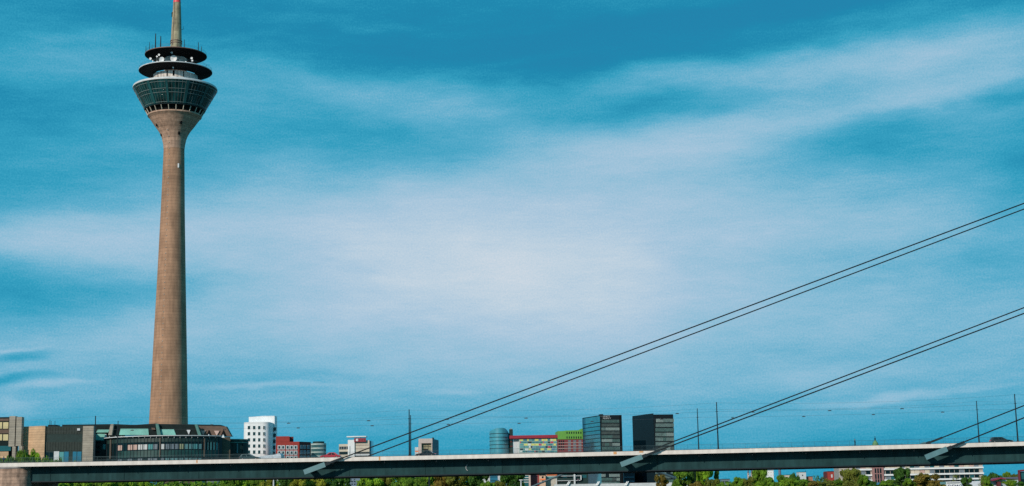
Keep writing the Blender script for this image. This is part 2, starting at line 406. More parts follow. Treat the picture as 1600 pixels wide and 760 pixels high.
# stay cables: harp of parallel cables up to a pylon on the right
NP = -.55
s1 = on_plane(492, 732, NP); s2 = on_plane(987, 720, NP); s3 = on_plane(1463, 708.3, NP)
e1 = on_plane(1600, 318, NP)
SP = (s3[0] - s1[0]) / 2
slope = (e1[1] - s1[1]) / (e1[0] - s1[0])
s_py = s1[0] + 4.15 * SP
anch = [s1[0], s2[0], s3[0], s1[0] + 3 * SP]
az0 = [s1[1], s2[1], s3[1], s3[1]]
slopes = [slope, None, None, slope]
e2 = on_plane(1600, 485.5, NP); slopes[1] = (e2[1] - s2[1]) / (e2[0] - s2[0])
e3 = on_plane(1600, 653, NP); slopes[2] = (e3[1] - s3[1]) / (e3[0] - s3[0])
FARN = WD + .55
far_slopes = []
far_z = []
for k, (xa, ya, yb) in enumerate(((740, 651, 327), (1100, 672, 481), (1480, 681, 634))):
    qa, qb = on_plane(xa, ya, FARN), on_plane(1600, yb, FARN); fs = (qb[1] - qa[1]) / (qb[0] - qa[0])
    far_slopes.append(fs); far_z.append(qa[1] - fs * (qa[0] - anch[k]))
far_z.append(az0[3]); far_slopes.append(far_slopes[0])
slopes[1] = (on_plane(1600, 490, NP)[1] - s2[1]) / (on_plane(1600, 490, NP)[0] - s2[0])
def C3(s, n, z): return B(s, n, z, rel=False)
for side, n in ((0, NP), (1, WD + .55)):
    for k in range(4):
        s, z, sl = anch[k], (az0 if side == 0 else far_z)[k], (slopes if side == 0 else far_slopes)[k]
        top = (s_py, z + sl * (s_py - s))
        mb = MB(); mb.tube(C3(s + 3, n, z + sl * 3), C3(top[0], n, top[1]), .135, .135, 8)
        cab = mb.build('stay_cable', black_metal, bridge)
        d = Vector((1, sl)).normalized(); q = Vector((-d.y, d.x))
        def blk(l0, l1, h, w, ofs=0):
            cc = []
            for hh in (-h, h):
                for (ll, ww) in ((l0, -w), (l1, -w), (l1, w), (l0, w)):
                    cc.append(C3(s + d.x * ll + q.x * hh, n + ww, z + d.y * ll + q.y * hh))
            return cc
        mb = MB(); mb.hexa(blk(-2.55, 2.45, .56, .30)); mb.build('cable_sheath', sheath_mat, cab)
        mb = MB(); mb.hexa(blk(2.452, 3.5, .36, .2)); mb.hexa(blk(3.502, 6.5, .24, .15)); mb.build('cable_collar', steel_dark, cab)
        mb = MB(); t = -.3 if side == 0 else .3
        a, b = (n + .302, 2.998) if side == 0 else (WD - 2.998, n - .302)
        p = [C3(s - 1.8, a, z - .9), C3(s - .6, a, z - .9), C3(s - .6, b, z - .9), C3(s - 1.8, b, z - .9)]
        mb.hexa(p + [v + Vector((0, 0, .8)) for v in p]); mb.build('anchor_box', steel_dark, cab)
for n in (NP, WD + .55):
    mb = MB(); zt = az0[0] + slopes[0] * (s_py - s1[0]) + 4
    pa = [C3(s_py - 1.3, n - .9, -3), C3(s_py + 1.9, n - .9, -3), C3(s_py + 1.9, n + .9, -3), C3(s_py - 1.3, n + .9, -3)]
    mb.hexa(pa + [v + Vector((0, 0, zt + 3)) for v in pa]); mb.build('pylon', frame_grey, bridge)
rust = mat('rust stain', (.62, .30, .12), .9, var=.3, scale=3)
for x, w, h0 in ((593, .18, -.8), (961, .35, -.6), (1002, .45, -.35), (308, .15, -.7)):
    s = on_plane(x, 706, 0)[0]; q = [B(s + a, b, 0) for a, b in ((-w, -.012), (w, -.012), (w, -.001), (-w, -.001))]
    MB().hexa([v + Vector((0, 0, h0)) for v in q] + [v + Vector((0, 0, -.03)) for v in q]).build('rust_patch', rust, bridge)
s = on_plane(731, 731, 2.95); mb = MB(); arc = []
for k in range(13):
    t_ = math.radians(100 + 170 * k / 12); arc.append(C3(s[0] + .42 * math.cos(t_), 2.93, s[1] + .62 * math.sin(t_)))
mb.path(arc, .06, 5).build('painted_crescent', white_dull, bridge)
s = s_pier + 12
while s < SLEN + 100:      # drain outlets under the deck edge
    MB().tube(B(s, .7, -.86), B(s, .7, -1.45), .09, .09, 6).build('drain_pipe', steel_dark, bridge); s += 11.6
# stone pier at the left end
pr = thing('stone_pier', 'round-nosed brown stone bridge pier under the left end of the girder', 'pier', C3(s_pier - 8, 8, -2))
def stadium(s0, s1_, n0, r, z0, z1):
    mb = MB(); pp = []
    for k in range(17):
        t = -math.pi / 2 + math.pi * k / 16; pp.append((s1_ - r + r * math.cos(t), n0 + r * math.sin(t)))
    for k in range(17):
        t = math.pi / 2 + math.pi * k / 16; pp.append((s0 + r + r * math.cos(t), n0 + r * math.sin(t)))
    mb.prism([C3(a, b, z0) for a, b in pp], (0, 0, z1 - z0)); return mb
zp = dz(0) - .865
pier_stone = mat('pier stone', (.40, .26, .19), .9, var=.4, scale=.7, band=(.75, .1, .4), streak=.4, bump=.4)
for n in (3.2, WD - 3.2):
    stadium(s_pier - 16, s_pier, n, 2.9, -3, zp - .35).build('pier_shaft', pier_stone, pr, smooth=True)
    stadium(s_pier - 16.2, s_pier + .05, n, 3.1, zp - .347, zp).build('pier_cap', greyc, pr, smooth=True)
mb = MB(); p = [C3(s_pier - 15, 6.2, -3), C3(s_pier - 2, 6.2, -3), C3(s_pier - 2, WD - 6.2, -3), C3(s_pier - 15, WD - 6.2, -3)]
mb.hexa(p + [v + Vector((0, 0, zp + 2.9)) for v in p]); mb.build('pier_wall', pier_stone, pr)

# ---- lighting masts, span wires, hanging lamps
HM = (73 / F) * depth(B(SLEN * .5, 0)) 
def mk_mast(s, n, lab, grp, r=.15):
    base = B(s, n, -.17); t = thing('lamp_mast', lab, 'mast', base, grp)
    MB().tube(base + Vector((0, 0, .35)), B(s, n, HM), r, r * .6, 10).build('pole', steel_dark, t, smooth=True)
    MB().tube(base, base + Vector((0, 0, .35)), r * 1.7, r * 1.7, 10).build('base_plate', steel_dark, t)
    MB().tube(B(s, n, HM * .80) - bu * .3, B(s, n, HM * .80) + bu * .3, .05, .05, 6).build('wire_clamp', steel_dark, t)
    return t
near_px = [148, 639.6, 1122.3, 1591.2]; far_px = [183.5, 641.8, 1091.7, 1530.6]
lab_n = ['thin tall dark mast on near bridge edge beside the right stone pier of the parliament', 'taller, thicker mast of the overlapping pair left of the grey concrete box building',
         'tall near-edge mast right of the twin dark towers, taller than its neighbour', 'tall dark mast on near bridge edge just right of the dark car']
lab_f = ['short dark mast on the far bridge edge in front of the curved glass building', 'shorter dark mast half hidden behind the taller one near the concrete box building',
         'shorter dark mast on the far bridge edge right beside the twin dark towers', 'dark mast on the far bridge edge left of the dark car at far right']
mN, mF = [], []
NN, NF = .6, WD - .6
for i, x in enumerate(near_px): s = on_plane(x, 700, NN)[0]; mN.append(s); mk_mast(s, NN, lab_n[i], 'masts on the near side of the bridge', .17)
for i, x in enumerate(far_px): s = on_plane(x, 700, NF)[0]; mF.append(s); mk_mast(s, NF, lab_f[i], 'masts on the far side of the bridge', .15)
def span_pts(mm, n, h0, sag):
    d = (mm[-1] - mm[0]) / (len(mm) - 1); al = [mm[0] - d] + mm + [mm[-1] + d]; out = []
    for a, b in zip(al, al[1:]):
        for k in range(16):
            t = k / 16; s = a + (b - a) * t; out.append(B(s, n, h0 - sag * 4 * t * (1 - t)))
    return out, d
for mm, n, side in ((mN, NN, 'near'), (mF, NF, 'far')):
    for h0, sag, w in ((HM * .985, .75, 'top'), (HM * .80, .28, 'lower')):
        pp, d = span_pts(mm, n, h0, sag)
        o = MB().path(pp, .017 if w == 'top' else .021, 4).build('span_wire', wire_mat, origin=pp[0])
        tag(o, {'top': 'thin %s wire strung between the tips of the %s masts', 'lower': 'thin %s wire carrying the hanging lamps between the %s masts'}[w] % ({'top': 'upper', 'lower': 'lower'}[w], side), 'wire', 'span wires over the bridge')
lampx = {'near': ([331, 451, 576, 698.5, 822, 940, 1058.5, 1177, 1297, 1410.5], mN, NN), 'far': ([207, 351, 466, 581.5, 700.5, 811, 925, 1034, 1145, 1256, 1365, 1473.5], mF, NF)}
where = {331: 'right of the concrete tower shaft', 451: 'above the red brick building', 576: 'above the white building with the red sign', 698.5: 'right of the overlapping masts above the upper cable', 822: 'above the red roofed colourful building',
         940: 'in front of the first dark tower', 1058.5: 'right of the second dark tower', 1177: 'beside the second pair of cables', 1297: 'in the open sky above the long office block', 1410.5: 'in open sky left of the last two masts',
         207: 'left of the concrete tower shaft', 351: 'above the brown truss roof', 466: 'above the red brick building', 581.5: 'above the white building with the red sign', 700.5: 'right of the overlapping masts', 811: 'above the round glass tower',
         925: 'in front of the first dark tower', 1034: 'in front of the second dark tower', 1145: 'left of the second pair of cables', 1256: 'in open sky right of second cable pair', 1365: 'above the small domed church', 1473.5: 'above the third cable anchor'}
lampproto = None
for side, (lx, mm, n) in lampx.items():
    d = (mm[-1] - mm[0]) / (len(mm) - 1)
    for x in lx:
        s = on_plane(x, 655, n)[0]; t = ((s - mm[0]) / d) % 1.0
        zz = HM * .80 - .28 * 4 * t * (1 - t); c0 = B(s, n, zz - .14)
        if lampproto is None:
            lampproto = thing('hanging_lamp', '', 'lamp', c0); 
            mb = MB(); mb.hexa([c0 + bu * a + bn * b + Vector((0, 0, z)) for z, q in ((-.1, 1), (.04, .8)) for a, b in ((-.42 * q, -.14 * q), (.42 * q, -.14 * q), (.42 * q, .14 * q), (-.42 * q, .14 * q))])
            mb.build('lamp_housing', black_metal, lampproto)
            MB().tube(c0 + Vector((0, 0, .04)), c0 + Vector((0, 0, .14)), .04, .04, 6).build('hanger', black_metal, lampproto)
            mb = MB(); mb.hexa([c0 + bu * a + bn * b + Vector((0, 0, z)) for z in (-.13, -.103) for a, b in ((-.3, -.1), (.3, -.1), (.3, .1), (-.3, .1))])
            mb.build('lamp_glass', white_dull, lampproto); o = lampproto
        else:
            o = lampproto.copy(); COL.objects.link(o); o.location = c0
            for ch in list(lampproto.children): q = ch.copy(); COL.objects.link(q); q.parent = o
        tag(o, 'small dark lamp on the %s %s' % ('higher wire' if side == 'near' else 'lower wire', where[x]), 'lamp', 'lamps hanging on the wires over the bridge')

# ------------------------------------------------------------------ cars on the bridge
def car(x, n, direction, colour, label, L_=4.4, H_=1.42, kind='hatch'):
    s = on_plane(x, 700, n)[0]; base = B(s, n, -.17); d = bu * direction; w = Vector((-d.y, d.x, 0)); t = thing('car', label, 'car', base, 'cars driving over the bridge')
    pm = mat('car paint ' + colour[0], colour[1], .3, .2, var=.03, coat=.6)
    def pt(a, b, c_): return base + d * a + w * b + Vector((0, 0, c_))
    h = L_ / 2
    prof = [(-h, .34), (-h + .02, .72), (-h + .18, .86), (h - 1.25, .88), (h - .35, .76), (h - .05, .6), (h, .36), (h - .15, .24), (-h + .12, .24)]
    mb = MB(); i = len(mb.v); k = len(prof)
    for b, q in ((-.86, .0), (-.80, .05), (.80, .05), (.86, .0)):
        pass
    mb.prism([pt(a, -.87, c_) for a, c_ in prof], w * 1.74)
    mb.build('body', pm, t)
    if kind == 'hatch': cab = [(-h + .1, .862), (-h + .45, H_ - .04), (-h + .9, H_), (h - 2.35, H_ - .02), (h - 1.3, .882)]
    else: cab = [(-h + .55, .862), (-h + 1.25, H_ - .05), (-h + 1.7, H_), (h - 2.1, H_ - .02), (h - 1.3, .882)]
    mb = MB(); i = 0; n_ = len(cab)
    lo = []; 
    for sgn in (-1, 1):
        for a, c_ in cab: mb.v.append(pt(a, sgn * (.80 - .22 * (c_ - .86) / (H_ - .86)), c_))
    mb.f.append(tuple(range(n_))); mb.f.append(tuple(n_ + k for k in range(n_))[::-1])
    for k in range(n_): mb.f.append((k, (k + 1) % n_, n_ + (k + 1) % n_, n_ + k))
    mb.build('cabin', pm, t)
    cx = sum(a for a, _ in cab) / n_
    for sgn in (-1, 1):
        for (f0, f1) in ((.08, .47), (.53, .92)):
            lo_a, hi_a = cab[0][0] + .2, cab[-1][0] - .15; hl, hr = cab[1][0] + .2, cab[3][0] - .05
            q = []
            for zf, (aa, bb) in ((.90, (lo_a, hi_a)), (H_ - .12, (hl, hr))):
                yy = sgn * (.815 - .22 * (zf - .86) / (H_ - .86)); q.append((aa + (bb - aa) * f0, yy, zf)); q.append((aa + (bb - aa) * f1, yy, zf))
            MB().prism([pt(*q[0]), pt(*q[1]), pt(*q[3]), pt(*q[2])], w * (-.03 * sgn)).build('side_window', dark_glass, t)
        MB().box(0, 1, 0, 1, 0, 1)
        for a in (-h + .8, h - .82):
            c0 = pt(a, sgn * .70, .31); wh = MB().tube(c0 - w * .1 + w * (.1 * sgn), c0 + w * .1 + w * (.1 * sgn), .31, .31, 18).build('wheel', black_metal, t, smooth=True)
            e_ = c0 + w * (.2 * sgn); MB().tube(e_, e_ + w * (.015 * sgn), .18, .18, 12).build('rim', white_dull, wh)
        MB().hexa([pt(h - .12 + a, sgn * .62 + b, z) for z in (.55, .68) for a, b in ((0, -.16), (.10, -.16), (.10, .16), (0, .16))]).build('headlight', white, t)
        MB().hexa([pt(-h - .02 + a, sgn * .66 + b, z) for z in (.6, .8) for a, b in ((0, -.13), (.08, -.13), (.08, .13), (0, .13))]).build('tail_light', red_cap, t)
    for (a0, z0, a1, z1, nm) in ((cab[3][0] + .06, H_ - .07, cab[4][0] - .06, .93, 'windscreen'), (cab[1][0] - .03, H_ - .1, cab[0][0] + .03, .95, 'rear_window')):
        y0 = .56; y1 = .74; off = .015 if nm == 'windscreen' else -.015
        MB().prism([pt(a0 + off, -y0, z0 + .015), pt(a0 + off, y0, z0 + .015), pt(a1 + off, y1, z1 + .015), pt(a1 + off, -y1, z1 + .015)], d * (.02 if off > 0 else -.02)).build(nm, dark_glass, t)
    return t
car(391, 5.2, 1, ('dark teal', (.02, .05, .055)), 'dark teal estate car on the bridge in front of the white building', 4.7, 1.45)
car(516.5, 5.2, -1, ('red', (.45, .02, .035)), 'bright red saloon car on the bridge left of the white building with the red sign', 4.6, 1.45, 'saloon')
c3 = car(665, 5.2, -1, ('black', (.012, .012, .014)), 'black car with a roof box in front of the grey concrete box building', 4.5, 1.5, 'saloon')
p = wloc(c3); MB().hexa([p + bu * a + bn * b + Vector((0, 0, z)) for z in (1.52, 1.85) for a, b in ((-.5, -.3), (.5, -.3), (.5, .3), (-.5, .3))]).build('roof_box', black_metal, c3)
car(1565, 5.2, 1, ('charcoal', (.03, .035, .035)), 'charcoal hatchback between the two masts at the right end of the bridge', 4.8, 1.5)

# ------------------------------------------------------------------ people on the bridge
skin = mat('skin', (.45, .28, .2), .6)
def person(x, n, label, jacket, legc, stride=.22, H=1.72, base=None):
    if base is None: base = B(on_plane(x, 695, n)[0], n, -.17)
    t = thing('person', label, 'person', base)
    def fig(name, nodes, edges, rad, m):
        me = bpy.data.meshes.new(name); me.from_pydata([tuple(bu * a + bn * b + Vector((0, 0, c_))) for a, b, c_ in nodes], edges, []); me.update()
        o = bpy.data.objects.new(name, me); COL.objects.link(o); o.parent = t
        md = o.modifiers.new('skin', 'SKIN'); sv = me.skin_vertices[0].data
        for i, r in enumerate(rad): sv[i].radius = (r, r)
        sv[0].use_root = True
        sb = o.modifiers.new('sub', 'SUBSURF'); sb.levels = 1; sb.render_levels = 2; me.materials.append(m); return o
    k = H / 1.72
    V_ = [(0, 0, .93), (0, 0, 1.15), (0, 0, 1.38), (0, 0, 1.50), (0, 0, 1.58), (0, .18, 1.38), (.10, .24, 1.12), (.22, .22, .90), (0, -.18, 1.38), (-.12, -.24, 1.12), (-.06, -.22, .88),
          (.02, .10, .88), (stride * .6, .10, .48), (stride, .10, .08), (stride + .18, .10, .04), (-.02, -.10, .88), (-stride * .4, -.10, .48), (-stride, -.10, .09), (-stride + .16, -.10, .04), (0, 0, 1.66)]
    E_ = [(0, 1), (1, 2), (2, 3), (3, 4), (4, 19), (2, 5), (5, 6), (6, 7), (2, 8), (8, 9), (9, 10), (0, 11), (11, 12), (12, 13), (13, 14), (0, 15), (15, 16), (16, 17), (17, 18)]
    rr = [.15, .13, .15, .06, .10, .065, .05, .04, .065, .05, .04, .10, .07, .05, .035, .10, .07, .05, .035, .10]
    V_ = [(a * k, b * k, c_ * k) for a, b, c_ in V_]
    fig('body', V_, E_, [q * k for q in rr], legc)
    o = fig('jacket', [V_[0], V_[1], V_[2], V_[5], V_[6], V_[8], V_[9]], [(0, 1), (1, 2), (2, 3), (3, 4), (2, 5), (5, 6)], [q * 1.12 * k for q in (.16, .14, .16, .075, .06, .075, .06)], jacket)
    MB().ball(base + Vector((0, 0, 1.68 * k)), .105, .11, .10, 10).build('hair', black_metal, t)
    MB().ball(base + Vector((0, 0, 1.60 * k)) - bn * .02, .085, .10, .12, 10).build('face', skin, t)
    return t
person(1336, 1.6, 'person in dark clothes striding along the bridge between the masts', black_metal, mat('dark cloth', (.02, .03, .05), .9))
person(6.5, 1.4, 'person in a blue jacket at the far left end of the bridge', mat('blue jacket', (.03, .12, .28), .8), mat('dark cloth', (.02, .03, .05), .9), .12)

# ------------------------------------------------------------------ telecommunications tower
YT = 640.0
axb = P(263.8, 640, YT); axt = P(274.8, 88, YT); TX = (axb.x + axt.x) / 2
def tz(y, x=272):   # height on the tower axis seen at image row y
    return P(x, y, YT).z
def tr(hw, y): return hw * depth(Vector((TX, YT, tz(y)))) / F
tower = thing('telecom_tower', 'very tall brown concrete telecommunications tower with glass restaurant, dark discs and red-tipped mast', 'tower', (TX, YT, G))
prof = [(236,16),(260,16.6),(330,18.4),(440,22),(560,26.3),(660,29.7),(720,33)]
pf = [(tr(38, 760), G)] + [(tr(h, y), tz(y, 265)) for y, h in reversed(prof)]
MB().lathe(pf + [(tr(16, 234), tz(234))], TX, YT, 96).build('shaft', concrete, tower)
cone = [(234,16.05),(226,16.9),(218,18.6),(212,20.8),(206.5,23.8),(202,27),(196,31.6),(189,36.3),(184,40.3)]
cp = [(tr(h, y), tz(y)) for y, h in cone] + [(tr(41.4, 182), tz(183.4)), (tr(41.4, 181), tz(181.3))]
MB().lathe(cp, TX, YT, 96).build('cone', cone_mat, tower)
# restaurant
MB().lathe([(tr(38, 178), tz(181.2)), (tr(41, 178), tz(174.2))], TX, YT, 96).build('recess', disc_dark, tower)
MB().lathe([(tr(42, 175), tz(174.1)), (tr(46.3, 175), tz(174.1)), (tr(46.6, 174), tz(173.2)), (tr(42, 174), tz(173.2))], TX, YT, 96, closed=True).build('sill_ring', steel_dark, tower)
rb_, zb_ = tr(46.0, 174), tz(173.1); rt_, zt_ = tr(64.0, 141), tz(141.0)
MB().lathe([(rb_, zb_), (rt_, zt_)], TX, YT, 144, caps=False).build('restaurant_glass', mat('restaurant glass', (.006, .05, .055), .25, 0, var=.95, scale=.3, stretch=(1, 1, .15), spec=.35), tower)
def ringpt(t, a, out=0.0):
    r = rb_ + (rt_ - rb_) * t + out; z = zb_ + (zt_ - zb_) * t
    return Vector((TX + r * math.sin(a), YT - r * math.cos(a), z))
mb = MB()
for k in range(72):
    a = 2 * math.pi * (k + .5) / 72; mb.tube(ringpt(.01, a, .08), ringpt(.99, a, .08), .055, .055, 4, False)
mb.build('mullions', mat('mullion metal', (.15, .19, .19), .5), tower)
for t in (.06, .46, .62, .90):
    r = rb_ + (rt_ - rb_) * t; z = zb_ + (zt_ - zb_) * t
    MB().lathe([(r + .02, z - .06), (r + .16, z - .06), (r + .2, z + .06), (r + .04, z + .06)], TX, YT, 144, closed=True).build('transom', mat('transom metal', (.22, .29, .29), .5), tower)
for a, w in ((R(.5), .42), (R(-27), .55), (R(30), .55), (R(-62), .5), (R(64), .5)):
    mb = MB(); ca = Vector((math.cos(a), math.sin(a), 0)); hi = ringpt(.985, a, .18); lo = ringpt(.02, a, .18); o_ = Vector((math.sin(a), -math.cos(a), 0)) * .1
    mb.hexa([lo - ca * w, lo + ca * w, lo + ca * w + o_, lo - ca * w + o_, hi - ca * w, hi + ca * w, hi + ca * w + o_, hi - ca * w + o_])
    mb.build('cleaning_rail', teal_glass, tower)
proto = None
for k in range(24):
    a = 2 * math.pi * k / 24
    p0 = Vector((TX + tr(41.2, 181) * math.sin(a), YT - tr(41.2, 181) * math.cos(a), tz(181.2))); p1 = Vector((TX + tr(45, 175) * math.sin(a), YT - tr(45, 175) * math.cos(a), tz(174.2)))
    MB().tube(p0, p1, .19, .19, 6).build('strut', cream, tower)
# roof of the restaurant
MB().lathe([(rt_ - .6, zt_ + .02), (tr(64.7, 140), zt_ + .05), (tr(64.9, 139), tz(139.6)), (tr(64.2, 138), tz(137.8)), (tr(61, 138), tz(136.8)), (tr(36, 130), tz(133)), (tr(30, 130), tz(133))], TX, YT, 144).build('restaurant_roof', rim_pale, tower)
# lower drum and disc
MB().lathe([(tr(34, 120), tz(132.9)), (tr(34, 120), tz(119.5))], TX, YT, 96).build('lower_drum', drum_mat, tower)
for a, w in ((R(-9), .5), (R(7.5), .75), (R(-38), .35), (R(33), .35)):
    ca = Vector((math.cos(a), math.sin(a), 0)); o_ = Vector((math.sin(a), -math.cos(a), 0)); r = tr(34, 120) - .1; c0 = Vector((TX, YT, 0)) + o_ * r
    za, zb2 = tz(128), tz(119.6)
    q = [c0 + ca * sx_ * w / 2 + o_ * on for sx_, on in ((-1, 0), (1, 0), (1, .14), (-1, .14))]
    MB().hexa([v + Vector((0, 0, za)) for v in q] + [v + Vector((0, 0, zb2)) for v in q]).build('door_slot', disc_dark, tower)
def disc(hw, yc, inner, yin, m_rim, nm):
    r = tr(hw, yc); zr = tz(yc)
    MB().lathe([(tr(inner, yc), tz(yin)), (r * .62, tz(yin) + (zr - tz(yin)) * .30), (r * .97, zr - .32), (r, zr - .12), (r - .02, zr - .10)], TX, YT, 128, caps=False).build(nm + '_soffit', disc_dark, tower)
    MB().lathe([(r - .01, zr - .10), (r + .05, zr), (r, zr + .30), (r - .5, zr + .36), (r - .55, zr - .09)], TX, YT, 128, closed=True).build(nm + '_rim', m_rim, tower)
    MB().lathe([(tr(inner, yc) * .9, zr + .12), (r - .56, zr + .12)], TX, YT, 96, caps=False).build(nm + '_deck', greyc, tower)
disc(56.3, 112.6, 33.5, 118.5, rim_pale, 'lower_disc')
MB().lathe([(tr(17.2, 95), tz(112.4)), (tr(17.2, 95), tz(92.5))], TX, YT, 64).build('upper_drum', drum_mat, tower)
disc(47.5, 87.8, 17, 92.4, rim_brown, 'upper_disc')
for r_, zr in ((56.3, 112.6), (47.5, 87.8)):      # guard rails on the decks
    mb = MB(); rr = tr(r_, zr) - .3
    for h in (.7, 1.2): mb.lathe([(rr, tz(zr) + h + .34), (rr + .05, tz(zr) + h + .34), (rr + .05, tz(zr) + h + .39), (rr, tz(zr) + h + .39)], TX, YT, 96, closed=True)
    mb.build('guard_rail', rail_mat, tower)
# mast
MB().lathe([(tr(8.9, 72), tz(87.5)), (tr(8.7, 72), tz(72)), (tr(8.2, 60), tz(60)), (tr(7, 30), tz(30)), (tr(5.8, 5), tz(5))], TX, YT, 48).build('mast', mast_mat, tower)
for y in (65, 68.3): MB().lathe([(tr(8.5, y), tz(y) - .14), (tr(9.3, y), tz(y) - .14), (tr(9.3, y), tz(y) + .14), (tr(8.5, y), tz(y) + .14)], TX, YT, 48, closed=True).build('collar', rim_brown, tower)
MB().lathe([(tr(5.85, 5), tz(5) + .01), (tr(5.5, 4), tz(1)), (tr(4.6, 0), tz(-8)), (tr(3.2, 0), tz(-14))], TX, YT, 48).build('red_section', red_cap, tower)
MB().lathe([(tr(3, 0), tz(-13.9)), (tr(2.6, 0), tz(-60))], TX, YT, 24).build('antenna_tip', white, tower)
a = R(-26); z_ = lambda y, h: Vector((TX + tr(h, y) * math.sin(a), YT - tr(h, y) * math.cos(a), tz(y)))
MB().path([z_(72, 8.9), z_(30, 7.2), z_(6, 6)], .16, 6).build('pipe', rim_brown, tower)
bp = [Vector((TX + tr(8.0, 44), YT, tz(46.5))), Vector((TX + tr(10.6, 44), YT, tz(46.5))), Vector((TX + tr(10.6, 44), YT, tz(41.5)))]
MB().path(bp, .08, 5).build('bracket', black_metal, tower)
MB().ball((TX - tr(6.9, 23), YT - .5, tz(22)), .3, .3, .75, 8).build('aerial', black_metal, tower)
MB().ball((TX - tr(7, 25), YT - .5, tz(25.5)), .25, .3, .6, 8).build('aerial', black_metal, tower)
# portholes down the shaft
k = 0; y = 207.0
allp = sorted([(y_, h) for y_, h in prof + cone]); 
def hw_at(y):
    for (ya, ha), (yb, hb) in zip(allp, allp[1:]):
        if ya <= y <= yb: return ha + (hb - ha) * (y - ya) / (yb - ya)
    return 30
while y < 655:
    an = -math.asin(.25); r = tr(hw_at(y), y) + .02; z = tz(y + 1, 268)
    c0 = Vector((TX + r * math.sin(an), YT - r * math.cos(an), z)); d_ = Vector((math.sin(an), -math.cos(an), 0))
    ph = MB().tube(c0 - d_ * .1, c0 + d_ * .10, .27, .27, 10).build('porthole', mat('porthole frame', (.50, .40, .32), .5), tower)
    MB().tube(c0 + d_ * .101, c0 + d_ * .13, .17, .17, 8).build('pane', disc_dark, ph)
    y += 9.1
for x, y, rx, rz in ((248, 199, 1.7, 3), (253.7, 212.6, 1.6, 2.8), (287.3, 198, 2.1, 3.2), (282.7, 212.3, 2, 3)):
    h = hw_at(y - 3) ; h2 = hw_at(y + 3); sn = (x - 271.7) / hw_at(y); sn = max(-.97, min(.97, sn)); an = math.asin(sn)
    r = tr(hw_at(y), y); c0 = Vector((TX + r * math.sin(an), YT - r * math.cos(an), tz(y - 0)))
    MB().ball(c0 , tr(rx, y), tr(rx, y), tr(rz, y), 12).build('vent_opening', disc_dark, tower)
an = math.asin(.62); r = tr(hw_at(262), 262); c0 = Vector((TX + r * math.sin(an), YT - r * math.cos(an), tz(262)))
MB().box(c0.x - .3, c0.x + .3, c0.y - .25, c0.y + .2, c0.z - .9, c0.z + .9).build('small_window', white_dull, tower)
# rods on the upper deck
for x, y0, y1, w in ((232, 79.5, 70, .08), (240.8, 76.5, 64.5, .08), (252, 75, 52.5, .16), (260.8, 74.5, 57.5, .15), (287.4, 74.5, 62, .09), (296.5, 76, 64, .09), (314.6, 81.5, 69, .1), (318, 84, 76, .08), (278.5,74,66,.05), (246,75.5,69,.05)):
    dx = tr(x - 274.8, 80); rr = tr(46.4, 85); yy = -math.sqrt(max(0, rr * rr - dx * dx)); zb = tz(87.8) + .12
    d_ = (y0 - y1) * depth(Vector((TX, YT, zb))) / F
    MB().tube((TX + dx, YT + yy, zb), (TX + dx, YT + yy, zb + d_ + .3), w * 1.9, w * 1.3, 6).build('antenna_rod', black_metal, tower)
# dishes (px position, px radius, distance in front of the axis in px)
for x, y, r, f in ((271.5,92,4.2,30),(253,93.3,3.2,38),(268.5,82.6,1.4,34),(248.4,86,1.4,36),(245.2,88.6,1.1,34),(235,92,1.6,36),(249.5,96.4,1.3,36),(245.4,96.4,.9,37),(277.4,91.7,1.3,20),(281,94.3,1.1,20),(299.4,91.3,1.5,30),(300.4,95,1.3,32),(290.2,96.8,.9,40),(270.5,106,1.0,45),(238.5,95.5,.9,44)):
    Yq = YT - f * .26; p = P(x, y, Yq); rr = tr(r, y) * 1.2
    ds = MB().lathe([(.02, 0), (rr * .5, rr * .06), (rr, rr * .25), (rr, rr * .32), (rr * .5, rr * .12), (.02, .05)], 0, 0, 20, caps=False)
    for v in ds.v: v.xyz = Vector((v.x, -v.z, v.y)) + p + Vector((0, 0, 0))
    dd = ds.build('dish', white, tower)
    zb = tz(112.6) + .12 if y > 85 and y < 100 else p.z - 1.2
    zb = min(zb, p.z - .3)
    MB().tube((p.x, p.y + .1, p.z), (p.x, p.y + .1, zb), .05, .05, 5).build('dish_post', frame_grey, dd)
for x in (230, 233.6, 236, 313, 322.8, 308, 318): 
    dx = tr(x - 274, 110); rr = tr(53, 112); yy = -math.sqrt(max(0, rr * rr - dx * dx)) * .3
    MB().tube((TX + dx, YT + yy, tz(112.6) + .1), (TX + dx, YT + yy, tz(112.6) + random.uniform(1.6, 3.2)), .1, .07, 5).build('antenna_rod', wire_mat, tower)
for k in range(22):
    a = R(-75 + 150 * k / 21); rr = tr(56, 133); MB().ball((TX + rr * math.sin(a), YT - rr * math.cos(a), tz(136.3)), .28, .28, .3, 6).build('roof_light', white_dull, tower)

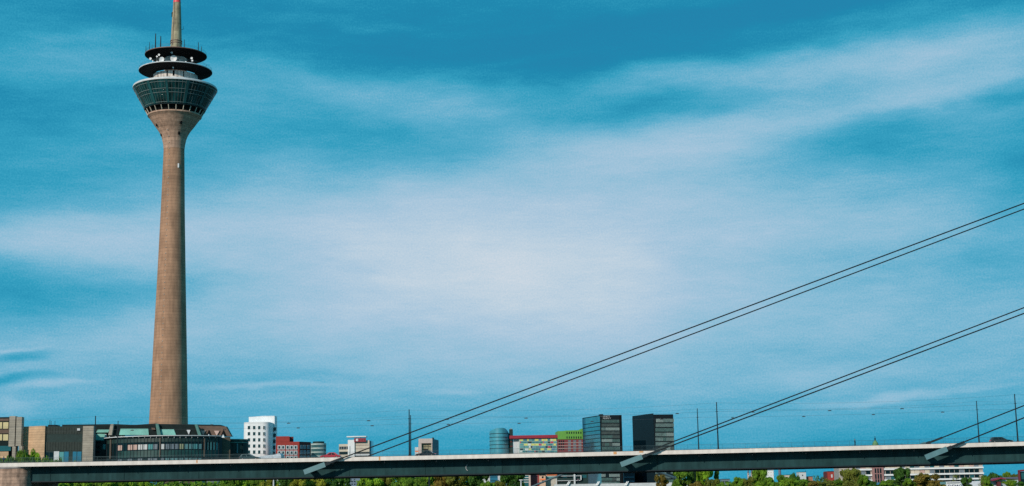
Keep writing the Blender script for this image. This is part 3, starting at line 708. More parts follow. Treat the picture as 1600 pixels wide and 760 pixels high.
# ------------------------------------------------------------------ facade helper
class Fac:
    """upright facade plane through two ground positions, addressed by sight lines"""
    def __init__(s, xl, Yl, xr, Yr, yref=700):
        a, b = P(xl, yref, Yl), P(xr, yref, Yr)
        s.o = Vector((a.x, a.y, 0)); s.u = Vector((b.x - a.x, b.y - a.y, 0)); s.W = s.u.length; s.u.normalize(); s.n = Vector((s.u.y, -s.u.x, 0))
    def uz(s, x, y, n=0.0):
        o = s.o + s.n * n; d = ray(x, y); t = (o - CAM).dot(s.n) / d.dot(s.n); p = CAM + d * t; return (p - s.o).dot(s.u), p.z
    def rect(s, x0, y0, x1, y1, n=0.0):
        xm, ym = (x0 + x1) / 2, (y0 + y1) / 2
        return s.uz(x0, ym, n)[0], s.uz(x1, ym, n)[0], s.uz(xm, y1, n)[1], s.uz(xm, y0, n)[1]
    def p(s, u, z, n=0): q = s.o + s.u * u + s.n * n; q.z = z; return q
    def bx(s, mb, u0, u1, z0, z1, n0, n1):
        q = [(u0, n1), (u1, n1), (u1, n0), (u0, n0)]
        return mb.hexa([s.p(a, z0, b) for a, b in q] + [s.p(a, z1, b) for a, b in q])
    def block(s, name, r, m, parent, n0, n1, ground=False, label=None):
        u0, u1, z0, z1 = s.rect(*r, n1); z0 = G if ground else z0
        return s.bx(MB(), u0, u1, z0, z1, n0, n1).build(name, m, parent, label)
    def poly(s, name, pts, m, parent, n0, n1):
        q = [s.uz(*p_, n1) for p_ in pts]; return MB().prism([s.p(a, b, n0) for a, b in q], s.n * (n1 - n0)).build(name, m, parent)
def base_of(f, r): u0, u1, z0, z1 = f.rect(*r); q = f.p((u0 + u1) / 2, G, -5); return q
def windows(f, cells, parent, m, n=.06, name='window', frame=None, fw=.18):
    """cells: list of (x0,y0,x1,y1); each window is a part with its pane as sub-part when framed"""
    for r in cells:
        u0, u1, z0, z1 = f.rect(*r[:4], n); mm = r[4] if len(r) > 4 else m
        if frame:
            w = f.bx(MB(), u0 - fw, u1 + fw, z0 - fw, z1 + fw, -.1, n).build(name, frame, parent); f.bx(MB(), u0, u1, z0, z1, n + .002, n + .03).build('pane', mm, w)
        else: f.bx(MB(), u0, u1, z0, z1, -.1, n).build(name, mm, parent)

# ------------------------------------------------------------------ parliament building
f = Fac(0, 520, 372, 520)
pb = thing('parliament_building', 'dark parliament building with stone walls, teal sloped roofs and curved glass front below tower', 'building', f.p(45, G, -20))
# left stone and window block
f1 = Fac(-60, 516.4, 14, 516.4)
f1.block('side_wing', (-60, 652.5, 14, 760), roof_dark, pb, -4, 0, True)
windows(f1, [(-30, 660, -22, 670), (-20, 660, -12, 670), (-9, 660, 3.2, 670), (4.8, 660, 13, 670), (-9, 679, 3.2, 688.5), (4.8, 679, 12.6, 688.5), (-20, 679, -12, 688.5)], pb, yel_glass)
for r in ((-10, 654.5, 13.6, 658), (-10, 671.5, 13.6, 677.5)): f1.block('stone_band', r, brown, pb, 0, .12)
f1.block('stone_band', (-10, 706, 13, 716), sand, pb, 0, .5)
f1.block('window_strip', (-10, 697, 17, 705), teal_glass, pb, 0, .1)
f2 = Fac(14, 516.2, 34, 516.4)
f2.block('stone_pier', (14, 650.4, 23.3, 698), sand_grey, pb, -3, 0); f2.block('stone_pier', (18, 698, 23.3, 760), sand_grey, pb, -3, 0)
f2.block('stone_pier', (25, 651.6, 33.4, 697), sand_grey, pb, -3, 0); f2.block('stone_pier', (28, 697, 33.4, 760), sand_grey, pb, -3, 0)
f2.block('dark_joint', (23.3, 653, 25, 760), roof_dark, pb, -3, -.8, True)
f2.block('dark_joint', (14, 698.1, 17.9, 760), roof_dark, pb, -3, -1.2, True)
# concave stone wall
fz = Fac(31, 517, 69.5, 517); zt = fz.uz(52, 666)[1]; pL = fz.p(0, G, 0); pR = fz.p(fz.W - .6, G, 0)
mb = MB(); seg = 18; pin = []; 
for k in range(seg + 1):
    t = math.pi / 2 * k / seg; X_ = pL.x + (pR.x - pL.x) * (k / seg); Y_ = pL.y + 2.6 * (1 - math.sin(t) ** 1.6); pin.append(Vector((X_, Y_, G)))
pin2 = [Vector((pR.x + .6, pR.y, G)), Vector((pR.x + .6, pR.y + 22, G)), Vector((pL.x, pL.y + 22, G))]
mb.prism(pin + pin2, (0, 0, zt - G)); mb.build('curved_stone_wall', sand, pb)
# dark curtain wing
f3 = Fac(69, 517.6, 128, 517.6)
f3.block('curtain_wing', (69.5, 666.5, 128.2, 760), green_dark, pb, -20, 0, True)
for i in range(14):
    x = 70 + i * 4.25; f3.block('curtain_panel', (x, 668, x + 3.9, 678.5), mat('curtain grey', (.035, .045, .04), .7, spec=.15), pb, 0, .08); f3.block('curtain_panel', (x, 691, x + 3.9, 704.5), MATS['curtain grey'], pb, 0, .08)
windows(f3, [(70.5, 707, 75.8, 720, dark_glass), (77, 707, 83, 720, dark_glass), (84, 705.5, 92, 726, white_dull), (92.6, 706.5, 99.4, 726, teal_lite), (100, 706, 107, 726, blue_glass), (113.5, 706, 119.5, 726, blue_glass), (120.5, 706, 127, 726, blue_glass)], pb, blue_glass)
f3.block('camera_housing', (120.5, 669.5, 125, 673), white_dull, pb, 0, .6)
for x, yt in ((77.5, 656.5), (79.5, 658), (85.5, 658)): f3.block('roof_aerial', (x, yt, x + .5, 666), steel_dark, pb, -1, -.8)
f3.block('roof_housing', (75, 664, 87, 667), roof_dark, pb, -6, -1)
f4 = Fac(128, 517, 145, 517)
f4.block('stone_pier', (128.4, 666, 145, 760), sand_grey, pb, -3, 0, True)
# flat roof slab behind and stair block between
f5 = Fac(97, 535, 350, 535)
f5.poly('roof_slab', [(97, 664), (97, 667.2), (348, 667.2), (345, 664.2), (248, 662.5), (244, 661.8), (210, 664.2), (178, 662.8)], roof_dark, pb, -7, 0)
f6 = Fac(145, 525, 172, 525)
f6.block('stair_block', (145, 688, 172, 760), green_dark, pb, -10, 0, True)
f6.block('stair_block', (145, 667, 185, 688), roof_dark, pb, -12, -3)
f6.poly('sloped_glazing', [(150, 676), (169, 676), (171, 671.5), (153, 671.5)], mat('skylight glass', (.20, .47, .40), .3, var=.15, scale=.5), pb, -1.4, -1.2)
f6.poly('sloped_glazing', [(145.3, 688), (162.5, 688), (164, 678.2), (145.3, 678.2)], MATS['skylight glass'], pb, -.9, -.7)
windows(f6, [(160.5, 694.5, 165, 702.5, teal_lite), (150, 690, 158, 693, dark_glass), (147, 697, 156, 700, dark_glass), (147, 705, 156, 708, dark_glass)], pb, teal_lite)
f6.block('parapet_box', (163.8, 678.5, 166, 685), white_dull, pb, 0, .5)
# curved glass front
fc = Fac(165, 520, 347, 520); uc = (fc.uz(165, 700)[0] + fc.uz(347, 700)[0]) / 2; HWc = (fc.uz(347, 700)[0] - fc.uz(165, 700)[0]) / 2
RC = HWc * 1.18; cc = fc.p(uc, 0, -RC * math.cos(math.asin(1 / 1.18)) - 1.5) ; 
def cy(x, y, out=0.0):
    """point where a sight line meets the curved front"""
    d = ray(x, y); r = RC + out; ox, oy = CAM.x - cc.x, CAM.y - cc.y
    A_ = d.x ** 2 + d.y ** 2; B_ = 2 * (ox * d.x + oy * d.y); C_ = ox ** 2 + oy ** 2 - r * r; D_ = B_ * B_ - 4 * A_ * C_
    t = (-B_ - math.sqrt(max(D_, 0))) / (2 * A_); return CAM + d * t
def arc_block(name, x0, x1, y0, y1, m, out0, out1, ground=False, seg=None, zmode=265):
    n = seg or max(1, int((x1 - x0) / 6)); mb = MB()
    zt = cy(zmode, y0 , out1).z if zmode else cy((x0 + x1) / 2, y0, out1).z; zb = G if ground else (cy(zmode, y1, out1).z if zmode else cy((x0 + x1) / 2, y1, out1).z)
    P0 = cy(x0, 700); P1 = cy(x1, 700); a0 = math.atan2(P0.x - cc.x, -(P0.y - cc.y)); a1 = math.atan2(P1.x - cc.x, -(P1.y - cc.y))
    ring = []
    for k in range(n + 1):
        a = a0 + (a1 - a0) * k / n
        ring.append([Vector((cc.x + r * math.sin(a), cc.y - r * math.cos(a), z)) for r, z in ((RC + out0, zb), (RC + out1, zb), (RC + out1, zt), (RC + out0, zt))])
    for rg in ring: mb.v += rg
    for k in range(n):
        for j in range(4): a = k * 4 + j; b = k * 4 + (j + 1) % 4; mb.f.append((a, b, b + 4, a + 4))
    mb.f.append((3, 2, 1, 0)); mb.f.append(tuple(n * 4 + j for j in range(4)))
    return mb.build(name, m, pb)
arc_block('curved_front', 165, 347, 682, 700, dark_glass, -9, 0, True, 40)
arc_block('terrace_slab', 165, 347, 680.2, 681.4, white_dull, -4, 1.0, seg=40)
mb = MB()
for k in range(20):
    x = 171 + k * 9.2; a = cy(x, 681.5, .6); mb.tube(a, a + Vector((0, 0, -.7)), .12, .05, 5)
mb.build('terrace_brackets', white_dull, pb)
arc_block('spandrel', 168, 340, 684.5, 690.5, mat('spandrel green', (.015, .04, .036), .5, var=.3), .0, .12, seg=30)
arc_block('spandrel', 184, 340, 703.5, 714, mat('spandrel teal', (.012, .055, .05), .45, var=.5, scale=.3), .0, .12, seg=30)
tones = {'pk': mat('pink blind', (.50, .33, .28), .5, var=.08), 'wt': mat('pale blind', (.52, .52, .52), .5, var=.08), 'gr': mat('grey blind', (.16, .19, .22), .35), 'te': teal_lite, 'dk': dark_glass, 'gy': mat('teal grey blind', (.12, .25, .26), .35), 'yl': mat('yellowish blind', (.32, .33, .2), .4)}
row = ['pk', 'dk', 'pk', 'pk', 'wt', 'wt', 'te', 'gr', 'wt', 'gr', 'gr', 'gr', 'yl', 'gy', 'gy', 'te', 'gy', 'gy']
for k, tn in enumerate(row):
    x = 184.5 + k * 7.9; w = 6.6 if k < 9 else 6.2
    if k >= 8: x = 184.5 + 8 * 7.9 + 4 + (k - 8) * 7.25; w = 5.6
    if x + w > 316: break
    if tn != 'dk': arc_block('window', x, x + w, 694, 702, tones[tn], 0, .16, seg=2)
    if k % 2 == 0 or k > 5: arc_block('window', x, x + w, 716, 721.5, tones['gr' if k < 9 else 'gy'], 0, .16, seg=2)
for k in range(9): arc_block('window', 319.5 + k * 2.3 - (k > 4) * 0, 319.5 + k * 2.3 + (.9 if k % 2 else 1.4), 691, 703, tones['te'] if k % 2 == 0 else green_dark, 0, .14, seg=1)
mb = MB()
for k in range(34):
    x = 167 + k * 5.3; a = cy(x, 684, .2); mb.tube(a, Vector((a.x, a.y, G)), .07, .07, 4)
mb.build('mullions', steel_dark, pb)
for x in (173.5, 249.5, 318): arc_block('downpipe', x, x + 1.4, 684, 714, mat('brown pipe', (.13, .10, .08), .6), .2, .5, seg=1)
# lower storey, seen below the girder
for x0, x1, m_ in ((236.5, 246.5, blue_glass), (259, 279.5, brown), (284, 306, brown), (307.5, 322.5, teal_glass), (323, 335, pink), (336, 346, pink)):
    arc_block('ground_floor_panel', x0, x1, 745, 775, m_, 0, .4, seg=4, zmode=None)
arc_block('column', 280.3, 283.6, 740, 775, cream, .3, 1, seg=1, zmode=None)
# roof pieces
skyl = mat('skylight glass', (.20, .47, .40), .3, var=.15, scale=.5)
f7 = Fac(165, 516, 365, 516)
f7.poly('roof_slope', [(170, 680), (172, 664.5), (214, 665.2), (250, 662.8), (306, 664), (313, 680.5)], roof_dark, pb, -9, -5)
f7.poly('skylight', [(186, 680), (188.5, 670.2), (231.5, 670.2), (232.5, 680)], skyl, pb, -4.99, -4.7)
f7.poly('skylight', [(252, 680), (251, 671), (271.5, 671), (275, 680)], skyl, pb, -4.99, -4.7)
f7.poly('stone_rib', [(169, 680), (174.5, 680), (177.5, 663), (172.8, 663)], sand_grey, pb, -4.9, -3.6)
f7.poly('stone_rib', [(245.5, 680), (251.3, 680), (247.2, 662.3), (243, 662.3)], copper, pb, -4.9, -3.6)
f7.poly('stone_rib', [(309.5, 680.5), (314.5, 680.5), (308, 663.5), (304, 663.5)], copper, pb, -4.9, -3.6)
f7.poly('roof_vent', [(236.5, 668.5), (242, 669), (242.5, 672), (237, 671.5)], brown, pb, -4.9, -4.2)
f7.poly('dormer_glazing', [(291.5, 672), (297.5, 672), (295, 679.5)], white_dull, pb, -4.9, -4.6)
f8 = Fac(310, 518, 365, 518)
f8.poly('truss_roof', [(313, 682), (309.5, 665.5), (353, 666.5), (361.5, 682)], brown, pb, -8, -5)
for tri in ([(313.5, 673), (321.2, 673), (317.5, 681)], [(334.5, 673.3), (343, 673.3), (338.5, 681)]): f8.poly('dormer_glazing', tri, tones['pk'], pb, -4.99, -4.5)
for tri in ([(322.5, 680.5), (326.3, 672), (330, 680.5)], [(345, 681), (349, 672), (353, 681)]): f8.poly('roof_opening', tri, disc_dark, pb, -4.99, -4.6)
for tri in ([(324, 684), (326, 678.5), (328.5, 684)], [(346.5, 684), (348.5, 679), (351, 684)]): f8.poly('white_gable', tri, white, pb, -1, -.3)
f9 = Fac(336, 522, 362, 524)
f9.block('stone_block', (346.5, 683, 359.5, 760), mat('olive stone', (.10, .08, .055), .8, band=(.9, .1, .3)), pb, -12, 0, True)
mb = MB(); q = fc.p(fc.uz(361, 700)[0], 0, -9); 
MB().lathe([(5.2, G), (5.2, f9.uz(361, 685.5)[1])], q.x - 1.5, q.y + 3, 32).build('corner_turret', green_dark, pb)
for k, zz in enumerate((686.5, 691)): z = f9.uz(361, zz)[1]; MB().lathe([(5.22, z - .15), (5.3, z - .15), (5.3, z + .15), (5.22, z + .15)], q.x - 1.5, q.y + 3, 32, closed=True).build('turret_band', copper, pb)
for k in range(5):
    a = R(-50 + 25 * k); c0 = Vector((q.x - 1.5 + 5.25 * math.sin(a), q.y + 3 - 5.25 * math.cos(a), 0)); z0, z1 = f9.uz(361, 708)[1], f9.uz(361, 693)[1]
    MB().tube(c0 + Vector((0, 0, z0)), c0 + Vector((0, 0, z1)), .35, .35, 6).build('window', teal_glass if k % 2 else dark_glass, pb)

# ------------------------------------------------------------------ white sculptural building
f = Fac(378, 850, 432, 850)
wb = thing('white_building', 'white plastered tower block with rounded corner and rows of small dark square windows', 'building', base_of(f, (378, 650, 430, 700)))
u0, u1, z0, z1 = f.rect(379, 660, 421, 760); ztop = z1
pts_ = []
r = 4.2; 
poly = []
for cxu, cn, a0 in ((u0 + r * .8, -r * .8, 180), (u1 - r, -r, 270)):
    rr = r * .8 if cxu < (u0 + u1) / 2 else r
    for k in range(9): t = R(a0 + 90 * k / 8); poly.append((cxu + rr * math.cos(t), -(cn) * 0 + (cn) + 0 - rr * math.sin(t) * 1))
poly = [(a, b) for a, b in poly] + [(u1, -15), (u0, -15)]
mb = MB(); mb.prism([f.p(a, G, b) for a, b in poly], (0, 0, ztop - G)); mb.build('wall', white, wb, smooth=True)
f.poly('rear_slab', [(389, 760), (388.7, 651.8), (410, 650.3), (429, 650), (429.6, 700), (427, 760)], white, wb, -22, -13)
windows(f, [(x, y, x + w, y + 5.2) for y in (665.8, 675.4, 685, 694.6, 704) for x, w in ((387, 3.8), (395.2, 3.8), (403.2, 3.5), (411.2, 2.4))], wb, mat('window teal dark', (.01, .045, .05), .15), frame=white, fw=.1)
f_ = Fac(378, 863.5, 432, 863.5)
windows(f_, [(427.2 - i * .45, y, 431.6 - i * .45, y + 5.4) for i, y in enumerate((668, 677.7, 687, 696.5, 706))], wb, MATS['window teal dark'], n=1.0)
f.block('plinth_wing', (372.5, 687.5, 382, 760), mat('off white', (.66, .60, .57), .7), wb, -10, -4, True)
for y in (694, 702): f.block('window', (373.5, y, 375, y + 3), dark_glass, wb, -4, -3.9)
f = Fac(400, 800, 442, 800)
ws = thing('white_canopy', 'low white roof rising to a point between the dark car and the red brick building', 'roof', base_of(f, (408, 707, 439, 715)))
f.poly('roof', [(404, 722), (404, 713.6), (410, 712.8), (420, 711.5), (430, 710.3), (436.5, 708.2), (439, 711.5), (439.5, 722)], mat('white blue', (.55, .60, .66), .5), ws, -12, 0)
f.block('wall', (405, 721.8, 438, 760), white_dull, ws, -11, -1, True)
# red brick building
f = Fac(430, 832, 468, 834)
rb = thing('red_brick_building', 'bright red brick building with white framed windows and a stepped roof', 'building', base_of(f, (430, 682, 468, 700)))
f.block('wall', (430.8, 690.5, 467.5, 760), brick_red, rb, -16, 0, True); f.block('roof_storey', (431.2, 682, 452.5, 690.49), brick_red, rb, -14, 0)
f.block('roof_housing', (452.6, 682.6, 458.6, 690.49), brick_dark_shaded, rb, -14, -3)
windows(f, [(x, y, x + 3.0, y + 4.0) for y in (697.3, 705.6, 713.6) for x in (434.9, 440.9, 448, 454.2, 460.4)], rb, MATS['window teal dark'], frame=white_dull, fw=.42, n=.35)
f = Fac(467.5, 834, 486, 842)
dbk = thing('shaded_brick_side', 'dark shaded red brick wing between the bright red building and round glass tower', 'building', base_of(f, (468, 690, 486, 700)))
f.block('wall', (467.8, 690.6, 485.6, 760), brick_dark_shaded, dbk, -16, 0, True)  # side face of the red brick block, its shade put into the colour
windows(f, [(x, y, x + 3.2, y + 5) for y in (696.2, 704.5, 712.7) for x in (469.6, 474.6, 480.2)], dbk, mat('grey blue pane', (.16, .18, .24), .3), frame=white_dull, fw=.12)
# round glass building
def cyl_building(x0, x1, yt, Y, name, label, m, floors, mband, cap=None, nwin=0):
    a, b = P(x0, yt, Y), P(x1, yt, Y); r = (b.x - a.x) / 2; cx = (a.x + b.x) / 2; t = thing(name, label, 'building', (cx, Y + r, G))
    MB().lathe([(r, G), (r, a.z)], cx, Y + r, 48).build('glass_wall', m, t)
    for y in floors:
        z = P((x0 + x1) / 2, y, Y).z; MB().lathe([(r + .01, z - .35), (r + .12, z - .35), (r + .12, z + .35), (r + .01, z + .35)], cx, Y + r, 48, closed=True).build('floor_band', mband, t)
    mb = MB()
    for k in range(36): an = 2 * math.pi * k / 36; mb.tube((cx + (r + .02) * math.sin(an), Y + r - (r + .02) * math.cos(an), G), (cx + (r + .02) * math.sin(an), Y + r - (r + .02) * math.cos(an), a.z), .06, .06, 4)
    mb.build('mullions', frame_grey, t)
    return t, cx, r, a.z
t, cx, r, zt = cyl_building(484.5, 508, 692.8, 860, 'round_glass_building', 'low round teal glass building with pale top band beside the dark brick wing', teal_glass, (694.2, 700.5, 706.8, 713), mat('pale green band', (.42, .5, .47), .6))
MB().lathe([(r - 1, zt), (r - 1, zt + 1)], cx, 860 + r, 48).build('roof', green_dark, t)
# white building with red sign
f = Fac(529, 900, 580, 900)
sb_ = thing('sign_building', 'white and cream office building carrying a dark red roof sign', 'building', base_of(f, (529, 690, 580, 700)))
f.block('low_wing', (529.5, 694.2, 544.2, 760), cream, sb_, -14, 0, True)
for y in (698, 706): f.block('window_band', (530, y, 543.5, y + 4.5), dark_glass, sb_, 0, .1)
for k in range(5): f.block('window_post', (531 + k * 2.6, 698, 531.4 + k * 2.6, 702.5), white_dull, sb_, .1, .15)
f.block('stair_tower', (543.5, 687.6, 554, 760), white, sb_, -12, 1.2, True); f.block('window_strip', (546.2, 697, 547.2, 713), frame_grey, sb_, 1.2, 1.3)
f.block('main_block', (554, 688.3, 577.2, 760), cream, sb_, -14, .3, True)
f.block('blue_side', (577.25, 689, 580.5, 760), blue_glass, sb_, -14, -1, True)
f.block('window_band', (553.5, 706.8, 577, 709.2), dark_glass, sb_, .3, .4); f.block('white_band', (553.5, 709.5, 577.2, 712.4), white_dull, sb_, .3, .5); f.block('window_band', (553.5, 712.6, 577, 716), dark_glass, sb_, .3, .4)
for y in (695, 700.5): f.block('window_band', (555, y, 576, y + 1.6), mat('dim band', (.38, .30, .25), .7), sb_, .3, .36)
f.block('roof_canopy', (541.5, 681.6, 572, 683), white, sb_, -8, 1)
for x in (556, 563, 571): f.block('canopy_post', (x, 683, x + .5, 688), white_dull, sb_, -4, -3.8)
sg = f.block('roof_sign', (553.3, 684.8, 571.8, 690.8), mat('sign red', (.22, .008, .02), .5), sb_, 1.3, 1.7)
u0, u1, z0, z1 = f.rect(556.3, 685.9, 560.4, 689.9)
mb = MB(); c0 = f.p((u0 + u1) / 2, (z0 + z1) / 2, 1.702); mb.tube(c0, c0 + f.n * .06, (z1 - z0) / 2, (z1 - z0) / 2, 20); lo = mb.build('round_logo', white, sg)
f.poly('logo_curl', [(558.3, 687.4), (559.3, 686.9), (559.9, 687.6), (559.0, 688.6), (558.2, 688.4)], mat('sign pink', (.6, .2, .2), .5), lo, 1.77, 1.80)
for x, w in ((563, .5), (564.2, .5), (567.5, .7)): f.block('letter_stroke', (x, 686.3, x + w, 689.2), mat('sign faint red', (.34, .05, .07), .5), sg, 1.702, 1.76)
# concrete box with opening
f = Fac(650, 1000, 676, 1000)
cbx = thing('concrete_box_building', 'grey concrete building with a large square framed opening behind the black car', 'building', base_of(f, (653, 686, 684, 700)))
f.block('wall', (654, 685.6, 675.6, 692.8), pink, cbx, -3, 0); f.block('wall', (654, 692.85, 658.8, 760), pink, cbx, -3, 0, True); f.block('wall', (674.2, 692.85, 675.6, 760), pink, cbx, -3, 0, True)
f.block('inner_facade', (658.8, 692.85, 674.2, 760), mat('khaki facade', (.30, .27, .17), .7), cbx, -3, -2, True)
for x in (663.5, 668.6): f.block('inner_pier', (x, 693, x + .6, 712), mat('khaki dark', (.1, .09, .06), .7), cbx, -2, -1.8)
for y in (697.5,): f.block('inner_beam', (659, y, 674, y + .8), MATS['khaki dark'], cbx, -2, -1.7)
mb = MB(); a, b = f.uz(675.7, 700)[0], f.uz(683.8, 700)[0]; zt = f.uz(680, 687.2)[1]
mb.hexa([f.p(a, G, -.1), f.p(b, G, -9), f.p(b, G, -14), f.p(a - 4, G, -14), f.p(a, f.uz(675, 685.7)[1], -.1), f.p(b, zt, -9), f.p(b, zt, -14), f.p(a - 4, zt, -14)]); mb.build('side_wall', mat('blue grey wall', (.20, .20, .23), .8), cbx)
f.block('chimney', (675, 684, 678, 686), steel_dark, cbx, -8, -6)
f.block('low_annex', (648.4, 699, 653.8, 760), white_dull, cbx, -8, -1, True); f.block('annex_band', (648.6, 704.5, 655, 706.2), orange, cbx, -1, -.8)

# round glass tower with rounded top
a, b = P(765, 700, 950), P(799, 700, 950)
f = Fac(764, 950, 802, 950)
gt = thing('rounded_glass_tower', 'curved teal glass office tower with a sloping rounded roof beside the red roof beam', 'building', base_of(f, (765, 670, 799, 700)))
uL, uM, uR = f.uz(764.6, 700)[0], f.uz(786, 700)[0], f.uz(796, 700)[0]
mb = MB(); plan = []
for k in range(25):
    t = R(180 + 180 * k / 24); plan.append(((uL + uR) / 2 + (uR - uL) / 2 * math.cos(t), -9 - 9 * math.sin(t) * 1.0))
plan = [(p_[0], p_[1]) for p_ in plan]
def roofz(u):
    t = (u - uL) / (uR - uL); zl, zm = f.uz(766, 674)[1], f.uz(788, 668.8)[1]
    if t < .5: return zl + (zm - zl) * math.sin(min(1, t / .5) * math.pi / 2) * 1.0
    return zm - max(0, (t - .72)) ** 2 * 45
n_ = len(plan)
for u_, nn in plan: mb.v.append(f.p(u_, G, nn))
for u_, nn in plan: mb.v.append(f.p(u_, roofz(u_), nn))
for k in range(n_ - 1): mb.f.append((k, k + 1, n_ + k + 1, n_ + k))
back0 = len(mb.v); 
for u_ in (uR, uL): mb.v.append(f.p(u_, G, -20))
for u_ in (uR, uL): mb.v.append(f.p(u_, roofz(u_), -20))
mb.f += [(n_ - 1, back0, back0 + 2, 2 * n_ - 1), (back0, back0 + 1, back0 + 3, back0 + 2), (back0 + 1, 0, n_, back0 + 3), tuple(n_ + k for k in range(n_)) + (back0 + 2, back0 + 3)]
sh = glass('tower glass', (.06, .29, .37), .28, 1.0, .2); mb.smooth = True; mb.build('glass_wall', sh, gt)
for y in (677.5, 683.2, 689, 694.8, 700.6):
    z = f.uz(780, y)[1]; mb = MB()
    for (ua, na), (ub, nb) in zip(plan, plan[1:]): mb.tube(f.p(ua, z, na + .03), f.p(ub, z, nb + .03), .18, .18, 4, False)
    mb.build('floor_band', steel_dark, gt)
f.block('service_core', (796.2, 671, 802, 760), green_dark, gt, -18, -6, True); f.block('core_cap', (797, 669.6, 800, 671), frame_grey, gt, -14, -9)
for y in (690, 697): f.block('core_band', (797, y, 801.7, y + 1.2), brick_dark_shaded, gt, -6, -5.8)
# colourful facade building with red roof beam
f = Fac(795, 944, 872, 944)
cb_ = thing('colourful_building', 'building with a patchwork facade of teal, yellow and white panels under red beam', 'building', base_of(f, (812, 680, 872, 700)))
f.block('wall', (811.5, 685.2, 871.5, 760), mat('pale panel', (.36, .46, .44), .5), cb_, -18, 0, True)
f.block('white_end', (802.5, 685.6, 811.4, 760), white_dull, cb_, -12, -2, True)
f.block('roof_beam', (796, 680.3, 871.6, 684.9), mat('beam red', (.30, .012, .03), .5), cb_, -10, 1.2)
cols_ = [mat('panel yellow', (.62, .62, .16), .5), teal_lite, mat('panel teal', (.04, .20, .22), .4), mat('panel red', (.45, .04, .08), .5), mat('panel white', (.62, .66, .62), .5), mat('panel dark', (.015, .03, .04), .4), mat('panel blue', (.08, .2, .35), .4)]
random.seed(12)
rows = [(686.3, 689.2), (690, 692.8), (693.6, 696.4), (697.2, 700), (700.9, 703.6), (704.5, 707)]
cnt = 0
for ri, (ya, yb) in enumerate(rows):
    x = 812.5
    while x < 870.5:
        w = random.choice((1.6, 2.6, 3.8, 5, 6)); x2 = min(870.8, x + w)
        pick = random.choices(range(7), (2.5, 6, 6, 1.2, 2, 3.5, 1.5))[0] if ri % 2 else random.choices(range(7), (10, 4, 3, .6, 2.5, 1.5, 1))[0]
        if cnt < 98: f.block('facade_panel', (x, ya, x2 - .25, yb), cols_[pick], cb_, 0, .08 + .02 * (cnt % 3)); cnt += 1
        x = x2 + .15
# green and red building
f = Fac(871.5, 941, 912, 942)
gr_ = thing('green_red_building', 'building with lime green upper floors over a red and grey grid facade', 'building', base_of(f, (872, 675, 911, 700)))
f.block('lower_wall', (871.7, 686.6, 911.8, 760), mat('dusty red', (.20, .035, .04), .7), gr_, -18, 0, True)
f.block('upper_storeys', (871.7, 673.6, 909.2, 686.5), green_paint, gr_, -18, .3); f.block('roof_step', (908.5, 670, 911.8, 686.5), green_paint, gr_, -18, .2)
f.poly('roof_edge', [(871.8, 675), (884, 673), (896, 672.6), (908, 672.3), (908, 673.6), (871.8, 675.2)], green_paint, gr_, -18, .2)
windows(f, [(885.2 + k * 3.6, y, 886.7 + k * 3.6, y + 3.2) for k in range(7) for y in (674.8, 682.2)], gr_, dark_glass, n=.4)
windows(f, [(873 + k * 3.2, y, 875 + k * 3.2, y + 2.6) for k in range(3) for y in (688.5, 692.6, 696.8, 701)], gr_, dark_glass)
windows(f, [(887.5 + k * 8.2, y, 892 + k * 8.2, y + 3.2) for k in range(3) for y in (688, 692.8, 697.6, 702.4)], gr_, tones['gr'])
for y in (691.6, 696.2, 700.8): f.block('floor_band', (872, y, 911.5, y + .6), pink, gr_, .12, .25)

# twin dark towers
def twin(x0, xm, x1, yl, ym, yr, Y, lab, left_m, front_rows, edge, sign=False, gx=8):
    fr = Fac(xm, Y, x1, Y + 1); t = thing('dark_glass_tower', lab, 'building', fr.p(0, G, -10), 'twin dark towers')
    f_l = Fac(x0, Y + 26, xm, Y)
    zt = fr.uz(xm, ym)[1]
    um = fr.uz(xm, 700)[0]; u1_ = fr.uz(x1, 700)[0]
    pl = f_l.p(0, 0, 0); pm = fr.p(um, 0, 0); pr_ = fr.p(u1_, 0, 0); bk = Vector((pl.x + (pr_.x - pm.x), pl.y + (pr_.y - pm.y), 0))
    mb = MB(); mb.prism([Vector((v.x, v.y, G)) for v in (pl, pm, pr_, bk)], (0, 0, zt - G)); mb.build('wall', disc_dark if not left_m else mat('tower dark', (.006, .012, .016), .7, spec=.15), t)
    return t, fr, f_l, zt
# facade cladding helper with inset panels
t1, fr, fl, zt = twin(911, 938.8, 972.8, 654.8, 649, 648.6, 900, 'dark glass tower with lettering near the roof, left of the pair', True, None, None)
fl.block('side_glass', (911.6, 652.3, 938.4, 760), glass('blue side glass', (.025, .20, .28), .2, .5, .2), t1, 0, .1, True)
for k in range(12):
    y = 660 + 6.15 * k; z = fl.uz(938, y)[1]; fl.bx(MB(), fl.uz(911.8, y)[0], fl.uz(938.2, y)[0], z - .18, z + .18, .1, .2).build('floor_band', steel_dark, t1)
fr.block('roof_housing', (937.5, 647.3, 942.5, 649.5), steel_dark, t1, -6, -.2)
t2, fr2, fl2, zt2 = twin(989.3, 1022.8, 1053.6, 654.6, 648, 648.6, 915, 'dark tower with blank black side wall, right of the pair', True, None, None)
fl2.block('side_wall', (989.6, 648, 1022.6, 760), mat('black cladding', (.006, .018, .026), .6, var=.2, spec=.15), t2, 0, .1, True)
lit_a = mat('pale window', (.50, .62, .58), .35, var=.15, scale=.6); lit_b = mat('green grey window', (.15, .27, .24), .3, var=.3, scale=.7); lit_c = mat('grey window', (.15, .18, .16), .3, var=.3, scale=.7); lit_d = mat('mid window', (.28, .40, .37), .3, var=.3, scale=.7)
rw = random.Random(11)
